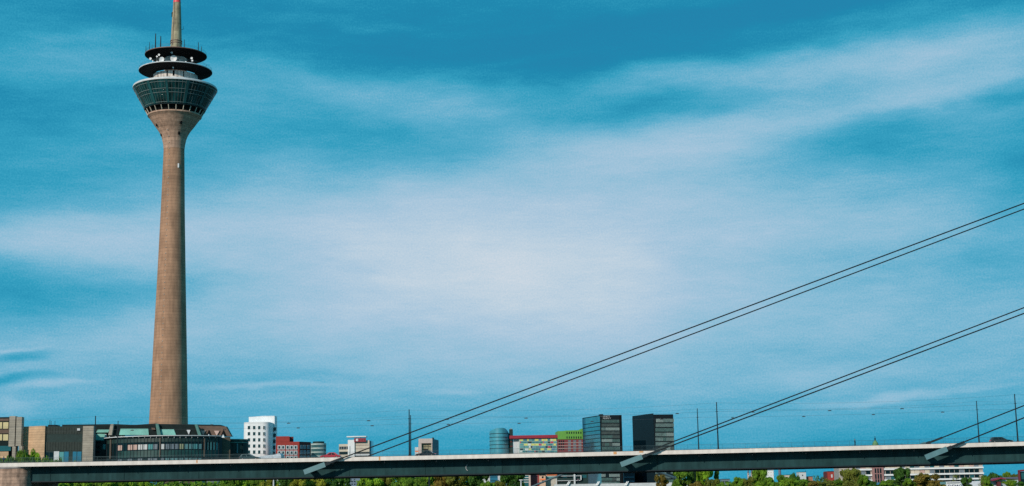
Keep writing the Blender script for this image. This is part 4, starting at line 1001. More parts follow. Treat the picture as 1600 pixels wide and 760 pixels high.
def front(t, fr, x0, x1, y0, pitch, rows_, nm):
    for k, spec in enumerate(rows_):
        y = y0 + k * pitch; w = (x1 - x0) / 2
        for q_ in range(5):
            m_ = spec[0] if q_ < 3 else spec[-1]
            if rw.random() < .13: m_ = rw.choice([lit_b, lit_c, lit_d, lit_a, dark_glass])
            fr.block('window_strip', (x0 + q_ * (x1 - x0) / 5, y, x0 + (q_ + 1) * (x1 - x0) / 5, y + pitch * .74), m_, t, 0, .10)
    mb = MB()
    for k in range(18):
        x = x0 + (x1 - x0) * k / 17; u_ = fr.uz(x, 700)[0]; fr.bx(mb, u_ - .15, u_ + .15, G, fr.uz(x, y0)[1], .102, .24)
    mb.build('mullions', steel_dark, t)
front(t1, fr, 940.2, 968.6, 656.2, 6.05, [(lit_b,), (lit_c,), (lit_a,), (lit_c,), (lit_b, lit_c), (lit_a, lit_b), (lit_c, lit_a), (lit_b,), (lit_b,), (lit_d,), (lit_b,), (lit_c,), (lit_d,), (lit_b,), (lit_a,), (lit_b, lit_a), (lit_d,)], 'a')
front(t2, fr2, 1024.4, 1053.2, 654.6, 7.3, [(lit_a, lit_d), (lit_d,), (lit_b,), (lit_d, lit_a), (lit_d,), (lit_d,), (lit_c,), (lit_b,), (lit_b,), (lit_d,), (lit_b,), (lit_d,), (lit_d,), (lit_b,)], 'b')
fr.block('dark_edge', (969.2, 649, 972.7, 760), disc_dark, t1, 0, .3, True)
for r_ in ((942, 649.9, 'HYATT', 3.0), (942, 653, 'REGENCY', 2.5)):
    u_, z_l = fr.uz(r_[0], r_[1] + r_[3] * .78); letters(r_[2], r_[3] * 900 / F * 1.15, white_dull, t1, fr.p(u_, z_l, .16), fr.u, fr.n)

# ------------------------------------------------------------------ blocks seen below the girder
def simple_block(r, Y, m, name, label, cat='building', dep=12, win=None, wm=dark_glass, bands=None, extra=None, grp=None):
    f = Fac(r[0], Y, r[2], Y); t = thing(name, label, cat, base_of(f, r), grp)
    f.block('wall', (r[0], r[1], r[2], 760), m, t, -dep, 0, True)
    f.block('roof', (r[0] - .2, r[1] - .6, r[2] + .2, r[1] - .01), roof_dark if m is not white else white_dull, t, -dep - .3, .3)
    if win: windows(f, win, t, wm)
    for b in bands or []: f.block('floor_band', b[:4], b[4], t, 0, .25)
    return t, f
simple_block((536, 744.5, 566, 760), 700, mat('blue grey cladding', (.16, .22, .30), .6, band=(.8, .2, .35)), 'grey_office_block', 'blue-grey striped office block seen in the gap between trees under the girder', win=[(541 + 4 * k, 752, 543.4 + 4 * k, 753.6) for k in range(6)] + [(541 + 4 * k, 756, 543.4 + 4 * k, 757.6) for k in range(6)])
simple_block((645, 744, 655, 760), 760, white, 'white_house', 'small white house wall showing between green trees under the girder', win=[(647, 748, 649, 750)])
simple_block((752.5, 739, 765.5, 760), 800, white_dull, 'pale_office_block', 'pale office block between the dark tree and blue glass block', win=[(755, 742, 757, 744), (759, 742, 761, 744), (755, 747, 757, 749), (759, 747, 761, 749)], wm=tones['gr'])
simple_block((765.8, 738, 777.8, 760), 790, blue_glass, 'blue_glass_block', 'narrow blue glass office block below the rounded glass tower', bands=[(766, 745, 777.6, 745.7, steel_dark), (766, 751, 777.6, 751.7, steel_dark)])
simple_block((778.2, 738, 790, 760), 810, white_dull, 'pale_house', 'pale house with a dark window right of the blue glass block', win=[(781.5, 742, 784, 746), (786, 742, 788, 746)])
simple_block((808, 736, 826, 760), 760, teal_glass, 'teal_office_block', 'teal glass office block with white floor bands left of the maroon block', bands=[(808, y, 826, y + .8, white) for y in (739, 742.6, 746.2, 749.8, 753.4)])
simple_block((826.2, 735, 829, 760), 757, pink, 'pale_stair_tower', 'narrow pink stair tower against the maroon block')
simple_block((829.2, 735, 842.4, 760), 762, mat('maroon wall', (.17, .05, .06), .8), 'maroon_block', 'dark maroon windowless block under the girder', bands=[(841, 735, 842.3, 760, brick_red)])
t, f = simple_block((843, 743, 852.5, 760), 742, mat('peach plaster', (.62, .40, .28), .8), 'peach_house', 'peach and orange house with two dark windows beside the maroon block', win=[(846.5, 744.5, 849.3, 747.5), (847, 751, 849.5, 753.5)])
f.block('orange_band', (843.5, 748.2, 852.4, 750.4), orange, t, 0, .2)
t, f = simple_block((852.8, 737, 870.5, 760), 746, mat('beige wall', (.50, .46, .40), .8), 'beige_block', 'beige block with a bright orange panel across its top')
f.block('orange_panel', (854, 737.4, 870.4, 743.2), orange, t, 0, .3); f.block('glass_band', (852.9, 745, 870.4, 748), teal_lite, t, 0, .1)
t, f = simple_block((870.8, 734, 919, 760), 740, green_dark, 'balcony_block', 'dark teal glass block with white balcony frames under the girder')
for k in range(6): f.block('window', (872 + 7.6 * k, 735, 878.4 + 7.6 * k, 739), teal_glass, t, 0, .1); f.block('window', (872 + 7.6 * k, 742.5, 878.4 + 7.6 * k, 747), teal_glass if k % 2 else dark_glass, t, 0, .1)
for y in (736.4, 743.6, 750.8): f.block('balcony', (871, y, 907, y + .8), white_dull, t, 0, 1.2)
f.block('white_post', (896.5, 735, 899, 760), white_dull, t, 0, 1.4); f.block('white_post', (907.2, 743, 908.4, 750), white, t, 0, 1.4); f.block('white_post', (868.7, 748, 869.6, 760), white_dull, t, 0, 1.4)
t, f = simple_block((975, 733, 992, 760), 930, mat('navy cladding', (.015, .03, .05), .5), 'low_dark_link', 'dark link block with pale stripes between the twin dark towers')
for y in (738, 745, 751.5): f.block('pale_stripe', (976, y, 991, y + 1.6), mat('stripe blue', (.14, .24, .32), .5), t, 0, .3)

# footbridge with a steel arch in front of the towers
YF = 560
fb = thing('arched_footbridge', 'pale deck of a harbour footbridge with a dark steel arch rising behind the girder', 'footbridge', P(958, 790, YF) * 1.0)
fb.location.z = G
f = Fac(780, YF, 1130, YF)
f.block('deck', (866, 755.4, 1079, 763), mat('pale deck', (.55, .57, .58), .7), fb, -3, 0)
for n in (0.4, -3.4):
    mb = MB(); pp = []
    for k in range(41):
        x = 815 + (1105 - 815) * k / 40; t_ = (x - 960) / 145; y = 722 + 46 * (abs(t_) ** 1.45)
        u_, z_ = f.uz(x, y); pp.append(f.p(u_, z_, n))
    mb.path(pp, .34, 8); mb.build('arch', mat('arch paint', (.05, .09, .11), .5), fb, smooth=True)
for x in (887, 933, 978):
    for dx in (0, 2.1):
        a = f.uz(x + dx - 1.8, 759); b = f.uz(x + dx + 1.8, 752.6)
        MB().tube(f.p(a[0], a[1], .7), f.p(b[0], b[1], .7), .22, .16, 6).build('slanted_post', white, fb)
for x in (870, 910, 958, 1006, 1070): u_, z_ = f.uz(x, 763); MB().tube(f.p(u_, z_ + .1, -1.5), f.p(u_, G, -1.5), .5, .5, 10).build('column', greyc, fb)
u_, z_ = f.uz(903.5, 755.4); person(0, 0, 'person in a pink coat standing on the pale footbridge deck below the girder', mat('pink coat', (.7, .2, .4), .8), mat('dark cloth', (.02, .03, .05), .9), .1, 1.68, f.p(u_, z_, -.6))

# right half backdrop
simple_block((1128, 749, 1140.5, 760), 900, tones['gr'], 'small_grey_house', 'small grey house beside the dark poplar trees', win=[(1130 + 3 * k, 752, 1131.6 + 3 * k, 754) for k in range(3)])
def spire(x, yt, yb, w, Y, lab):
    a = P(x, yb, Y); b = P(x, yt, Y); r = w / F * Y / 2; t = thing('church_tower', lab, 'tower', (a.x, a.y, G), 'twin church towers')
    zm = b.z - (b.z - a.z) * .38
    MB().box(a.x - r, a.x + r, a.y - r, a.y + r, G, zm).build('tower_wall', pink, t); MB().lathe([(r * 1.15, zm), (r * .9, zm + (b.z - zm) * .3), (r * .3, zm + (b.z - zm) * .7), (.05, b.z)], a.x, a.y, 8).build('spire', mat('slate roof', (.08, .09, .12), .6), t)
    MB().box(a.x - r * .35, a.x + r * .35, a.y - r - .05, a.y - r + .3, zm - r * 2, zm - r * .6).build('louvre', dark_glass, t)
spire(1169.6, 732, 752, 2.6, 1700, 'left pinkish church tower with pointed roof behind the big round tree'); spire(1174.8, 731.4, 752, 2.6, 1700, 'right pinkish church tower with pointed roof nearest the big round tree')
simple_block((1194, 735.5, 1209, 760), 1300, white, 'white_apartment_block', 'white apartment block between the big round tree and the grey chimney', win=[(1196 + 4 * k, y, 1197.5 + 4 * k, y + 1.4) for k in range(4) for y in (738, 742)], wm=pink, dep=20)
a = P(1218.6, 745, 1100); b = P(1218.6, 722, 1100)
ch_ = MB().lathe([(1.05 * 1.2, G), (.85 * 1.0, b.z)], a.x, a.y, 20).build('factory_chimney', mat('chimney grey', (.13, .15, .20), .8), origin=(a.x, a.y, G)); tag(ch_, 'tall grey-blue factory chimney rising behind the girder', 'chimney')
simple_block((1228, 742.5, 1236, 760), 1200, cream, 'cream_house', 'small cream house left of the round dark bush')
t, f = simple_block((1249.2, 738, 1259.8, 760), 1200, white_dull, 'tall_white_house', 'tall narrow white house with a flat dark roof', win=[(1253.3, 742, 1255, 744)])
f.block('roof_aerial', (1258.6, 735, 1259, 738), steel_dark, t, -3, -2.9)
simple_block((1264.5, 745, 1270, 760), 1200, mat('terracotta', (.40, .16, .09), .8), 'orange_house', 'small terracotta coloured house among bushes')
t, f = simple_block((1293.5, 737, 1306, 760), 900, brick_red, 'red_brick_house', 'narrow red brick house with a tall window left of the big olive tree', win=[(1298.5, 741.5, 1301, 746.5)], wm=tones['wt'])
f.block('side_wall', (1291.5, 738, 1293.4, 760), brick_dark_shaded, t, -10, -1, True)

# long white office block
f = Fac(1311, 700, 1537, 696)
ob = thing('long_office_block', 'long white office block with dark window bands and pinkish stair bay', 'building', base_of(f, (1335, 730, 1536, 760)))
f.block('wall', (1311, 722, 1536.2, 760), mat('office wall', (.42, .36, .32), .7), ob, -16, 0, True)
f.poly('roof_edge', [(1311, 723), (1536.4, 720.5), (1536.4, 718.5), (1311, 720)], white_dull, ob, -16.5, .8)
def bandz(y): return f.uz(1430, y)[1]
zb = [bandz(y) for y in (731.4, 740.4, 748.6, 756.6, 765)]; hb = bandz(731.4) - bandz(733.9)
uA, uB = f.uz(1336, 735)[0], f.uz(1536.4, 735)[0]; uS, uT = f.uz(1362, 735)[0], f.uz(1380, 735)[0]
for z in zb:
    f.bx(MB(), uA, uS - .05, z - hb, z, 0, .9).build('floor_band', white, ob); f.bx(MB(), uT + .05, uB, z - hb, z, 0, .9).build('floor_band', white, ob)
f.bx(MB(), uS, uT, G, bandz(725), 0, 1.3).build('stair_bay', mat('bay pink', (.30, .15, .14), .75), ob)
random.seed(5); pal = [dark_glass, dark_glass, dark_glass, teal_glass, tones['pk'], cream, tones['gy'], cream, tones['pk']]
for zi, z in enumerate(zb[:3] + [zb[0] + (zb[0] - zb[1])]):
    zlo = z - hb - (zb[0] - zb[1] - hb) if zi < 3 else zb[0] + .02; zhi = z - hb if zi < 3 else zb[0] + (zb[0] - zb[1] - hb)
    k = 0; u_ = uA + .3; nW = 26; w = (uB - uA) / nW
    while u_ + w < uB:
        if not (u_ + w > uS and u_ < uT):
            lit = (u_ - uA) / (uB - uA)
            if zi == 3: m_ = random.choice([cream, tones['pk'], cream, tones['gr'], teal_glass])
            elif zi == 0: m_ = random.choice([tones['pk'], cream, tones['gr']]) if .38 < lit < .6 else random.choice([dark_glass, dark_glass, tones['gr'], dark_glass])
            else: m_ = random.choice([dark_glass, dark_glass, dark_glass, teal_glass, tones['gr']])
            f.bx(MB(), u_ + .12, u_ + w - .12, zlo + .1, zhi - .05, -.1, .15).build('window', m_, ob)
        u_ += w
for k in range(3):
    for z in zb[:3]:
        ua = uS + (uT - uS) * (.22 + .22 * k); f.bx(MB(), ua, ua + (uT - uS) * .13, z - hb - 1.3, z + .1, 1.3, 1.4).build('window', dark_glass, ob)
f.bx(MB(), uS + .1, uT - .1, bandz(757), bandz(753.2), 1.32, 3.2).build('canopy', mat('canopy blue', (.03, .17, .30), .5), ob)
# sign panel, white domed hall, red roofed house, maroon frame
f = Fac(1468, 488, 1503, 488)
sp = thing('hoarding', 'white hoarding with bold dark capital letters and a dark stripe above them', 'sign', base_of(f, (1479, 753, 1501, 760)))
f.block('panel', (1479, 752.7, 1501.3, 772), white, sp, -.3, 0); f.block('dark_stripe', (1479.8, 754.2, 1500.2, 755.4), mat('stripe navy', (.01, .03, .05), .5), sp, 0, .06)
f.block('side_panel', (1469, 753.2, 1478.9, 757), tones['gy'], sp, -.3, -.1)
for x in (1481, 1499): u_, z_ = f.uz(x, 772); f.bx(MB(), u_ - .12, u_ + .12, G, z_, -.25, -.05).build('post', steel_dark, sp)
u_, z_ = f.uz(1481.2, 763.2); letters('DEMO', 1.62, mat('letter navy', (.02, .03, .10), .5), sp, f.p(u_, z_, .05), f.u, f.n)
f = Fac(1505, 640, 1552, 640)
dh = thing('white_hall', 'low white hall with a faceted tent-like roof at lower right', 'building', base_of(f, (1516, 752, 1550, 760)))
f.poly('roof', [(1515, 762), (1516, 753.6), (1521, 752), (1538, 751.8), (1545, 755), (1549.5, 759), (1550, 762)], mat('membrane', (.60, .63, .68), .6), dh, -14, 0)
f.block('wall', (1516, 762.1, 1549, 770), tones['gr'], dh, -13, -1, True)
f = Fac(1545, 620, 1600, 620)
rh = thing('red_roofed_house', 'low house with a dark red curved roof left of the maroon framed building', 'building', base_of(f, (1550, 745, 1595, 760)))
f.poly('roof', [(1547, 751), (1553, 748.8), (1564, 746.2), (1572, 748.2), (1572, 749.4), (1564, 748.2), (1552, 751.6)], mat('roof red', (.25, .02, .05), .5), rh, -9, .8)
f.poly('rear_roof', [(1568, 748), (1566, 746.2), (1592, 745.4), (1594, 749)], mat('roof slate', (.10, .11, .16), .6), rh, -12, -2)
f.block('wall', (1553, 750.4, 1593, 760), mat('pale blue wall', (.40, .45, .48), .7), rh, -9, -2.2, True); f.block('wall', (1559, 753, 1564, 760), brick_dark_shaded, rh, -2.1, 0, True)
f = Fac(1588, 600, 1640, 600)
mf = thing('maroon_framed_building', 'maroon framed glass building cut by the right edge of the picture', 'building', base_of(f, (1591, 735, 1630, 760)))
f.block('glass_wall', (1593, 737, 1640, 760), dark_glass, mf, -2, -.3, True); f.block('frame', (1591.3, 734.8, 1594.2, 752), maroon, mf, -.6, 0); f.poly('frame', [(1591.3, 734.7), (1640, 730), (1640, 733), (1594.2, 737.2), (1591.3, 737.2)], maroon, mf, -.6, .2)
for k in range(4): f.block('window', (1596 + 7 * k, 739, 1601 + 7 * k, 749), teal_glass, mf, -.3, -.2)
# domed church far behind the deck
a = P(1367.8, 696, 1500); rr = 5.2 / F * 1500
dc = thing('domed_church', 'far green copper dome with lantern and cross peeping over the bridge railing', 'church', (a.x, a.y, G))
z = a.z; mdome = mat('dome copper', (.10, .22, .08), .6, var=.3, scale=.3)
MB().lathe([(rr, G), (rr, z - 1.5)], a.x, a.y, 24).build('wall', mat('church stone', (.2, .2, .13), .8), dc)
MB().box(a.x - rr * 3.2, a.x + rr * 3.2, a.y + rr * .6, a.y + rr * 3, G, z - 14).build('nave', MATS['church stone'], dc); zd = P(1367.8, 688.6, 1500).z; MB().lathe([(rr * 1.05, z - 1.4), (rr * 1.0, z - .2), (rr * .82, z + (zd - z) * .4), (rr * .55, z + (zd - z) * .75), (rr * .24, zd)], a.x, a.y, 24).build('dome', mdome, dc)
zl = P(1367.8, 684.4, 1500).z; MB().lathe([(rr * .2, zd - .1), (rr * .2, zl - .8), (rr * .3, zl - .7), (.1, zl)], a.x, a.y, 12).build('lantern', steel_dark, dc)
zc = P(1367.8, 681.6, 1500).z; MB().tube((a.x, a.y, zl - .2), (a.x, a.y, zc), .16, .12, 6).tube((a.x - 1, a.y, (zl + zc) / 2), (a.x + 1, a.y, (zl + zc) / 2), .15, .15, 6).build('cross', steel_dark, dc)
# lamp posts on the far quay under the girder
def quay_post(x, yt, Y, m, lab):
    a = P(x, yt, Y); t = thing('street_lamp', lab, 'street lamp', (a.x, a.y, G), None)
    MB().tube((a.x, a.y, G), (a.x, a.y, a.z), .30, .14, 8).build('pole', m, t); MB().box(a.x - .5, a.x + .5, a.y - .2, a.y + .2, a.z, a.z + .25).build('lamp_head', m, t)
    MB().tube((a.x, a.y, G), (a.x, a.y, G + 1), .42, .36, 8).build('base', m, t)
quay_post(670.6, 741, 410, steel_dark, 'dark tapered lamp post in front of the trees below the overlapping masts')
quay_post(814, 751, 430, white_dull, 'thin pale lamp post in front of the round green tree')
quay_post(427.6, 742, 412, white_dull, 'thin white lamp post in front of yellow-green trees under the girder')
# ------------------------------------------------------------------ trees
def leaf_mesh(name, seed, kind='round', n=6500):
    """unit crown: about 1 wide half-extent, height 1, base at z=0"""
    rnd = random.Random(seed); vs_, fs, tone = [], [], []
    lobes = []
    for k in range(16 if kind != 'poplar' else 12):
        if kind == 'poplar': z = rnd.uniform(.08, .95); rad = .55 * (1 - abs(z - .45) * 1.1); a = rnd.uniform(0, 6.28); q = rnd.uniform(0, .25); lobes.append((q * math.cos(a), q * math.sin(a), z, max(.12, rad * .6), .12))
        else:
            a = rnd.uniform(0, 6.28); z = rnd.uniform(.12, .86); env = math.sqrt(max(.05, 1 - ((z - .42) / .62) ** 2)); q = rnd.uniform(.25, .95) * env
            lobes.append((q * math.cos(a), q * math.sin(a), z, rnd.uniform(.15, .38), rnd.uniform(.09, .22)))
    if kind != 'poplar': lobes.append((0, 0, .8, .3, .2)); lobes.append((0, 0, .5, .5, .3))
    for i in range(n):
        lx, ly, lz, lr, lh = rnd.choice(lobes)
        d = Vector((rnd.gauss(0, 1), rnd.gauss(0, 1), rnd.gauss(0, 1))).normalized(); q = rnd.uniform(.55, 1.08)
        p = Vector((lx + d.x * lr * q, ly + d.y * lr * q, lz + d.z * lh * q))
        if p.z < 0.02: continue
        s_ = rnd.uniform(.026, .055); nrm = (d + Vector((rnd.uniform(-.8, .8), rnd.uniform(-.8, .8), rnd.uniform(-.5, .8)))).normalized()
        x = nrm.orthogonal().normalized(); x = (Matrix.Rotation(rnd.uniform(0, 6.28), 3, nrm) @ x); y = nrm.cross(x)
        b = len(vs_); vs_ += [p - x * s_ - y * s_ * .7, p + x * s_ - y * s_ * .5, p + x * s_ * .8 + y * s_, p - x * s_ * .6 + y * s_ * .8]
        fs.append((b, b + 1, b + 2, b + 3)); tone.append(min(1, max(0, .45 + rnd.gauss(0, .22) + .25 * math.sin(lx * 9 + lz * 7))))
    me = bpy.data.meshes.new(name); me.from_pydata([tuple(v) for v in vs_], [], fs); me.update()
    at = me.attributes.new('tone', 'FLOAT', 'FACE'); at.data.foreach_set('value', tone); me.materials.append(leaf_mat); return me
def branch_mesh(seed, kind='round'):
    rnd = random.Random(seed); mb = MB(); mb.tube((0, 0, -.01), (0, 0, .35), .045, .03, 7); mb.tube((0, 0, .35), (.02, .01, .75), .03, .012, 6)
    for k in range(7):
        a = rnd.uniform(0, 6.28); z0 = rnd.uniform(.2, .55); l = rnd.uniform(.3, .6) * (.35 if kind == 'poplar' else 1)
        mb.tube((0, 0, z0), (l * math.cos(a), l * math.sin(a), z0 + rnd.uniform(.12, .3)), .018, .006, 5)
    me = bpy.data.meshes.new('trunk'); me.from_pydata([tuple(v) for v in mb.v], [], mb.f); me.update(); me.materials.append(trunk_mat); return me
CROWNS = {'round': [leaf_mesh('crown', s) for s in (1, 2, 3, 4, 5)], 'poplar': [leaf_mesh('crown', 9, 'poplar', 3500)], 'bush': [leaf_mesh('crown', s, 'round', 4500) for s in (21, 22)], 'bare': [leaf_mesh('crown', 31, 'round', 420)]}
TRUNKS = {'round': [branch_mesh(s) for s in (1, 2)], 'poplar': [branch_mesh(3, 'poplar')], 'bush': [branch_mesh(4)], 'bare': [branch_mesh(k) for k in (5,)]}
COLS = {'bright': (.20, .34, .022), 'mid': (.14, .26, .022), 'dark': (.06, .15, .022), 'yellow': (.31, .33, .035), 'olive': (.17, .19, .03), 'brown': (.23, .17, .03), 'deep': (.012, .045, .018)}
tk = 0
def tree(x, yt, hw, Y, col, label, kind='round', grp='trees on the far bank', name='tree'):
    global tk
    hw *= 1.18 if kind == 'round' else 1.0; a = P(x, yt - (1.2 if kind == 'round' else 0), Y); H = a.z - G; r = hw * depth(a) / F
    t = thing(name, label, 'tree' if name == 'tree' else 'bush', (a.x, Y, G), grp)
    vmin = 0 if kind in ('bush',) else .16
    tk += 1
    tr_ = bpy.data.objects.new('trunk', TRUNKS[kind][tk % len(TRUNKS[kind])]); COL.objects.link(tr_); tr_.parent = t; tr_.scale = (r * .8 if kind != 'bare' else r, r * .8 if kind != 'bare' else r, H)
    cm = CROWNS[kind][tk % len(CROWNS[kind])]
    cr_ = bpy.data.objects.new('crown', cm); COL.objects.link(cr_); cr_.parent = t; cr_.location = (0, 0, H * vmin)
    cr_.scale = (r, r, H * (1 - vmin) * .97); cr_.rotation_euler = (0, 0, random.uniform(0, 6.28)); c_ = COLS[col]; j = random.uniform(.85, 1.15)
    cr_.color = (c_[0] * j, c_[1] * j, c_[2] * j, 1)
random.seed(3)
T = [ # above the deck at left
 (2,713,8,470,'mid','low green shrub at the left edge of the picture above the deck','bush'),
 (17,712,15,468,'dark','dark shrub under the stone piers behind the bridge','bush'),(32,703,13,472,'mid','rounded green tree against the stone pier left of the concave wall','round'),
 (52,701.5,14,470,'bright','brighter rounded tree in front of the concave stone wall','round'),(43,711,15,466,'dark','dark low bush between the two rounded trees above the deck','bush'),(68,712.5,16,468,'mid','low bush right of the brighter rounded tree','bush'),
 (88,716,16,470,'mid','low hedge-like bush in front of the dark curtain wing','bush'),(118,719,12,470,'bright','low bush just over the railing below the stone pier','bush'),
 # under the girder, left
 (84,750.5,16,440,'bright','leftmost bright green tree below the girder','round'),(106,751.5,15,445,'bright','second bright green tree from the left below the girder','round'),(130,751,16,440,'bright','third bright green tree from the left below the girder','round'),
 (155,751,15,444,'mid','fourth green tree from the left below the girder','round'),(178,750,16,440,'bright','fifth bright green tree below the girder left of the tower','round'),(203,750.5,16,443,'bright','sixth bright green tree below the girder','round'),(225,748,14,441,'bright','bright green tree just left of the blue ground floor glass','round'),
 (62,753,12,446,'deep','very dark tree beside the stone pier','round'),
 (362,746,14,445,'mid','green tree right of the pink ground floor wall','round'),(384,743,17,450,'bright','broad green tree below the dark teal car','round'),(407,743,13,446,'mid','mid green tree left of the white lamp post','round'),
 (422,743,13,440,'yellow','yellow-green tree behind the thin white lamp post','round'),(447,744,14,448,'dark','dark green tree between two yellow-green ones','round'),
 (472,740,18,444,'yellow','large yellow-green tree below the first cable anchor','round'),(500,739,17,446,'yellow','large yellow-green tree left of a dark one, near the grey block','round'),(528,738,16,444,'dark','dark green tree left of the blue-grey office block','round'),
 (578,738,17,444,'bright','bright green tree right of the blue-grey office block','round'),(603,739,14,447,'olive','olive tinted tree behind the bright green one','round'),(628,737,15,443,'mid','mid green tree left of the small white house','round'),
 (650,747,12,440,'mid','lower green tree in front of the small white house','round'),(668,739,15,446,'mid','mid green tree behind the dark lamp post','round'),(690,736,17,445,'brown','brownish tree right of the dark lamp post','round'),
 (713,735,19,443,'olive','olive tree in the brownish group','round'),(732,734,16,447,'yellow','yellowish tree left of a dark green one','round'),(747,736,14,440,'dark','dark green tree left of the pale office block','round'),(762,752,9,436,'mid','low green tree in front of the pale office block','round'),
 (786,744,12,442,'yellow','yellowish half-hidden tree below the rounded glass tower','round'),(803,738,21,438,'dark','dark round tree between the blue glass block and the maroon block','round'),(776,753,11,437,'olive','low olive tree in front of the blue glass block','round'),
 (1033.5,742,10,470,'brown','small brown-green tree in front of the second dark tower','round'),
 (1062,730,14,520,'mid','green tree right of the second dark tower','round'),(1080,731,12,524,'dark','dark green tree in the group right of the arch','round'),(1098,727,15,516,'bright','bright green tree left of the dark poplar','round'),
 (1119,725,10,520,'dark','dark tall poplar at the left side of the open sky','poplar'),(1085.5,728,5,512,'deep','slim very dark poplar between green trees','poplar'),
 (1090,751,18,500,'brown','brown hedge-like bush at the right end of the footbridge','bush'),(1112,748,16,498,'olive','olive bush below the dark poplar','bush'),(1128,752,12,495,'mid','low green bush in front of the small grey house','bush'),
 (1150,746,9,505,'mid','green tree with open sky above it','round'),(1162,748,10,500,'mid','small tree left of the pinkish church towers','round'),(1172,745,9,497,'olive','olive tree in front of the pinkish church towers','round'),(1140,757,5,495,'deep','small very dark conifer-like bush','poplar'),
 (1187,731,14,520,'mid','big round green tree right of the church towers','round'),(1203,746,13,508,'mid','green tree in front of the white apartment block','round'),(1222,742.5,10,515,'mid','green tree at the foot of the grey chimney','round'),
 (1240,739.5,8,530,'dark','round dark bush between the cream and tall white houses','round'),(1232,748,14,505,'bright','bright green low tree below the round dark bush','round'),(1252,750,13,503,'mid','low green tree below the tall white house','round'),(1188,752,16,495,'bright','low bright tree under the big round tree','bush'),(1213,753,14,494,'mid','low tree below the grey chimney','bush'),
 (1272,752,12,500,'brown','brown tree below the terracotta house','round'),(1281,741,8,560,'dark','sparse almost bare tree left of the red brick house','bare'),(1274,741,6,565,'mid','thin almost bare tree near the terracotta house','bare'),(1288,744,6,555,'brown','thin brown bare tree beside the red brick house','bare'),
 (1290,752,12,498,'olive','olive tree in front of the red brick house','round'),(1308,750,10,500,'mid','green tree at the right foot of the red brick house','round'),
 (1321,734,11,520,'olive','olive tree with rounded top right of the red brick house','round'),(1334,732,12,515,'olive','tallest olive tree in front of the office block end','round'),(1350,742,11,505,'mid','green tree before the left end of the office block','round'),(1330,750,16,495,'olive','low olive tree under the tallest one','bush'),(1364,752,10,495,'dark','dark low tree below the stair bay','bush'),
 (1389,750,12,500,'mid','green tree right of the blue canopy','round'),(1407,731,13,515,'dark','tall dark green tree in front of the office block','round'),(1420,748,10,505,'mid','lower tree right of the tall dark green one','round'),
 (1446,741,18,500,'brown','broad autumn-brown tree in front of the office block','round'),(1439,739,8,506,'olive','olive topped tree behind the broad brown one','round'),(1466,751,9,498,'brown','small brown tree left of the white hoarding','round'),
 (1509,747,9,520,'dark','dark green tree right of the white hoarding','round'),(1493,739,7,560,'olive','slim olive tree against the middle of the office block','bare'),(1532,742,6,560,'olive','slim olive tree at the right end of the office block','bare'),
 (1550,739,13,640,'dark','dark green tree right of the office block','round'),(1541,745,8,610,'mid','mid green tree beside the white hall','round'),(1572,738,7,700,'mid','green tree behind the red roofed house','round'),(1584,741,8,690,'olive','olive tree near the maroon framed building','round'),
 (1577,751,10,560,'bright','bright round bush in front of the red roofed house','round'),(1594,753,8,555,'dark','dark bush at the right edge of the picture','round'),
]
for q in T:
    x, yt, hw, Y, col, lab = q[:6]; kind = q[6]
    tree(x, yt, hw, Y, col, lab, kind, 'bushes on the far bank' if kind == 'bush' else 'trees on the far bank', 'bush' if kind == 'bush' else 'tree')

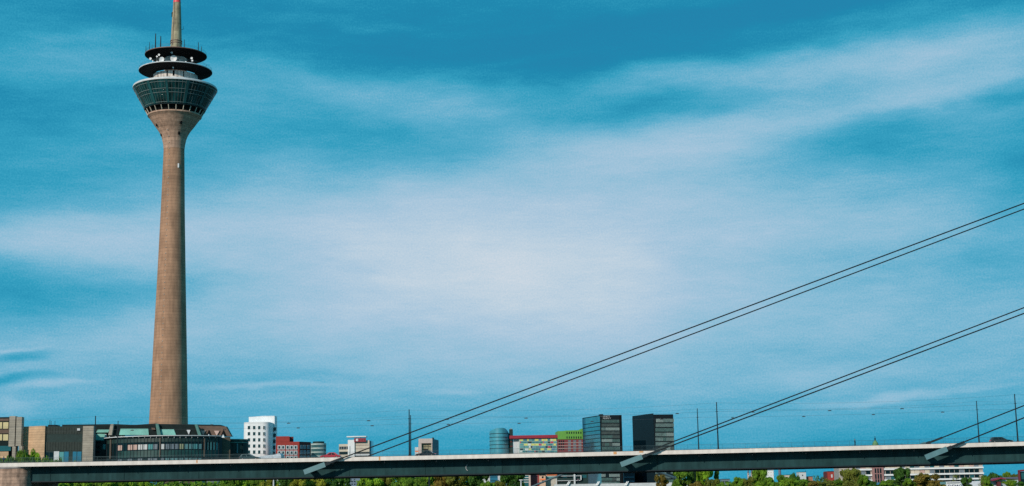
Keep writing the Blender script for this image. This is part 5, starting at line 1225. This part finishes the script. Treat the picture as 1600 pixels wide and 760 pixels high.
# continuous woodland behind the single trees
def woodland(name, x0, x1, ytf, Y, col, label, seed, count):
    rnd = random.Random(seed); vs_, fs, tone = [], [], []
    o0 = P((x0 + x1) / 2, 750, Y); o0.z = G
    clumps = []
    x = x0
    while x < x1:
        a = P(x, ytf + rnd.uniform(-1.5, 2.5), Y); rr = rnd.uniform(2.5, 5.5); clumps.append((a.x, Y + rnd.uniform(-4, 8), a.z, rr)); x += rnd.uniform(2.5, 5.5)
    for cx_, cy_, zt_, rr in clumps:
        for i in range(count):
            d = Vector((rnd.gauss(0, 1), rnd.gauss(0, 1), rnd.gauss(0, 1))).normalized(); q = rnd.uniform(.6, 1.05); lvl = rnd.random()
            p_ = Vector((cx_ + d.x * rr * q, cy_ + d.y * rr * q, zt_ - rr * .8 + d.z * rr * .8 * q - lvl * (zt_ - G - 3) * .6)) - o0
            s_ = rnd.uniform(.3, .6); nrm = (d + Vector((rnd.uniform(-.8, .8), rnd.uniform(-.8, .8), rnd.uniform(-.4, .8)))).normalized()
            xx = nrm.orthogonal().normalized(); xx = Matrix.Rotation(rnd.uniform(0, 6.28), 3, nrm) @ xx; yy = nrm.cross(xx); b = len(vs_)
            vs_ += [p_ - xx * s_ - yy * s_ * .7, p_ + xx * s_ - yy * s_ * .5, p_ + xx * s_ * .8 + yy * s_, p_ - xx * s_ * .6 + yy * s_ * .8]; fs.append((b, b + 1, b + 2, b + 3))
            tone.append(min(1, max(0, .4 + rnd.gauss(0, .2) + .2 * math.sin(cx_))))
    me = bpy.data.meshes.new(name); me.from_pydata([tuple(v) for v in vs_], [], fs); me.update()
    at = me.attributes.new('tone', 'FLOAT', 'FACE'); at.data.foreach_set('value', tone); me.materials.append(leaf_mat)
    o = bpy.data.objects.new(name, me); COL.objects.link(o); o.location = o0; c_ = COLS[col]; o.color = (c_[0], c_[1], c_[2], 1)
    return tag(o, label, 'woodland', kind='stuff')
woodland('woodland', 45, 535, 748, 462, 'mid', 'continuous green foliage behind the trees under the left half of the girder', 4, 130)
woodland('woodland', 567, 752, 744, 464, 'mid', 'continuous foliage behind the trees under the middle of the girder', 5, 130)
woodland('woodland', 1136, 1325, 748.5, 560, 'mid', 'continuous green foliage along the bottom between the grey house and red brick house', 6, 130)
woodland('woodland', 1325, 1480, 753, 530, 'dark', 'low dark foliage along the foot of the long office block', 7, 110)
woodland('woodland', 1536, 1605, 744, 800, 'mid', 'far green foliage behind the red roofed house', 8, 130)
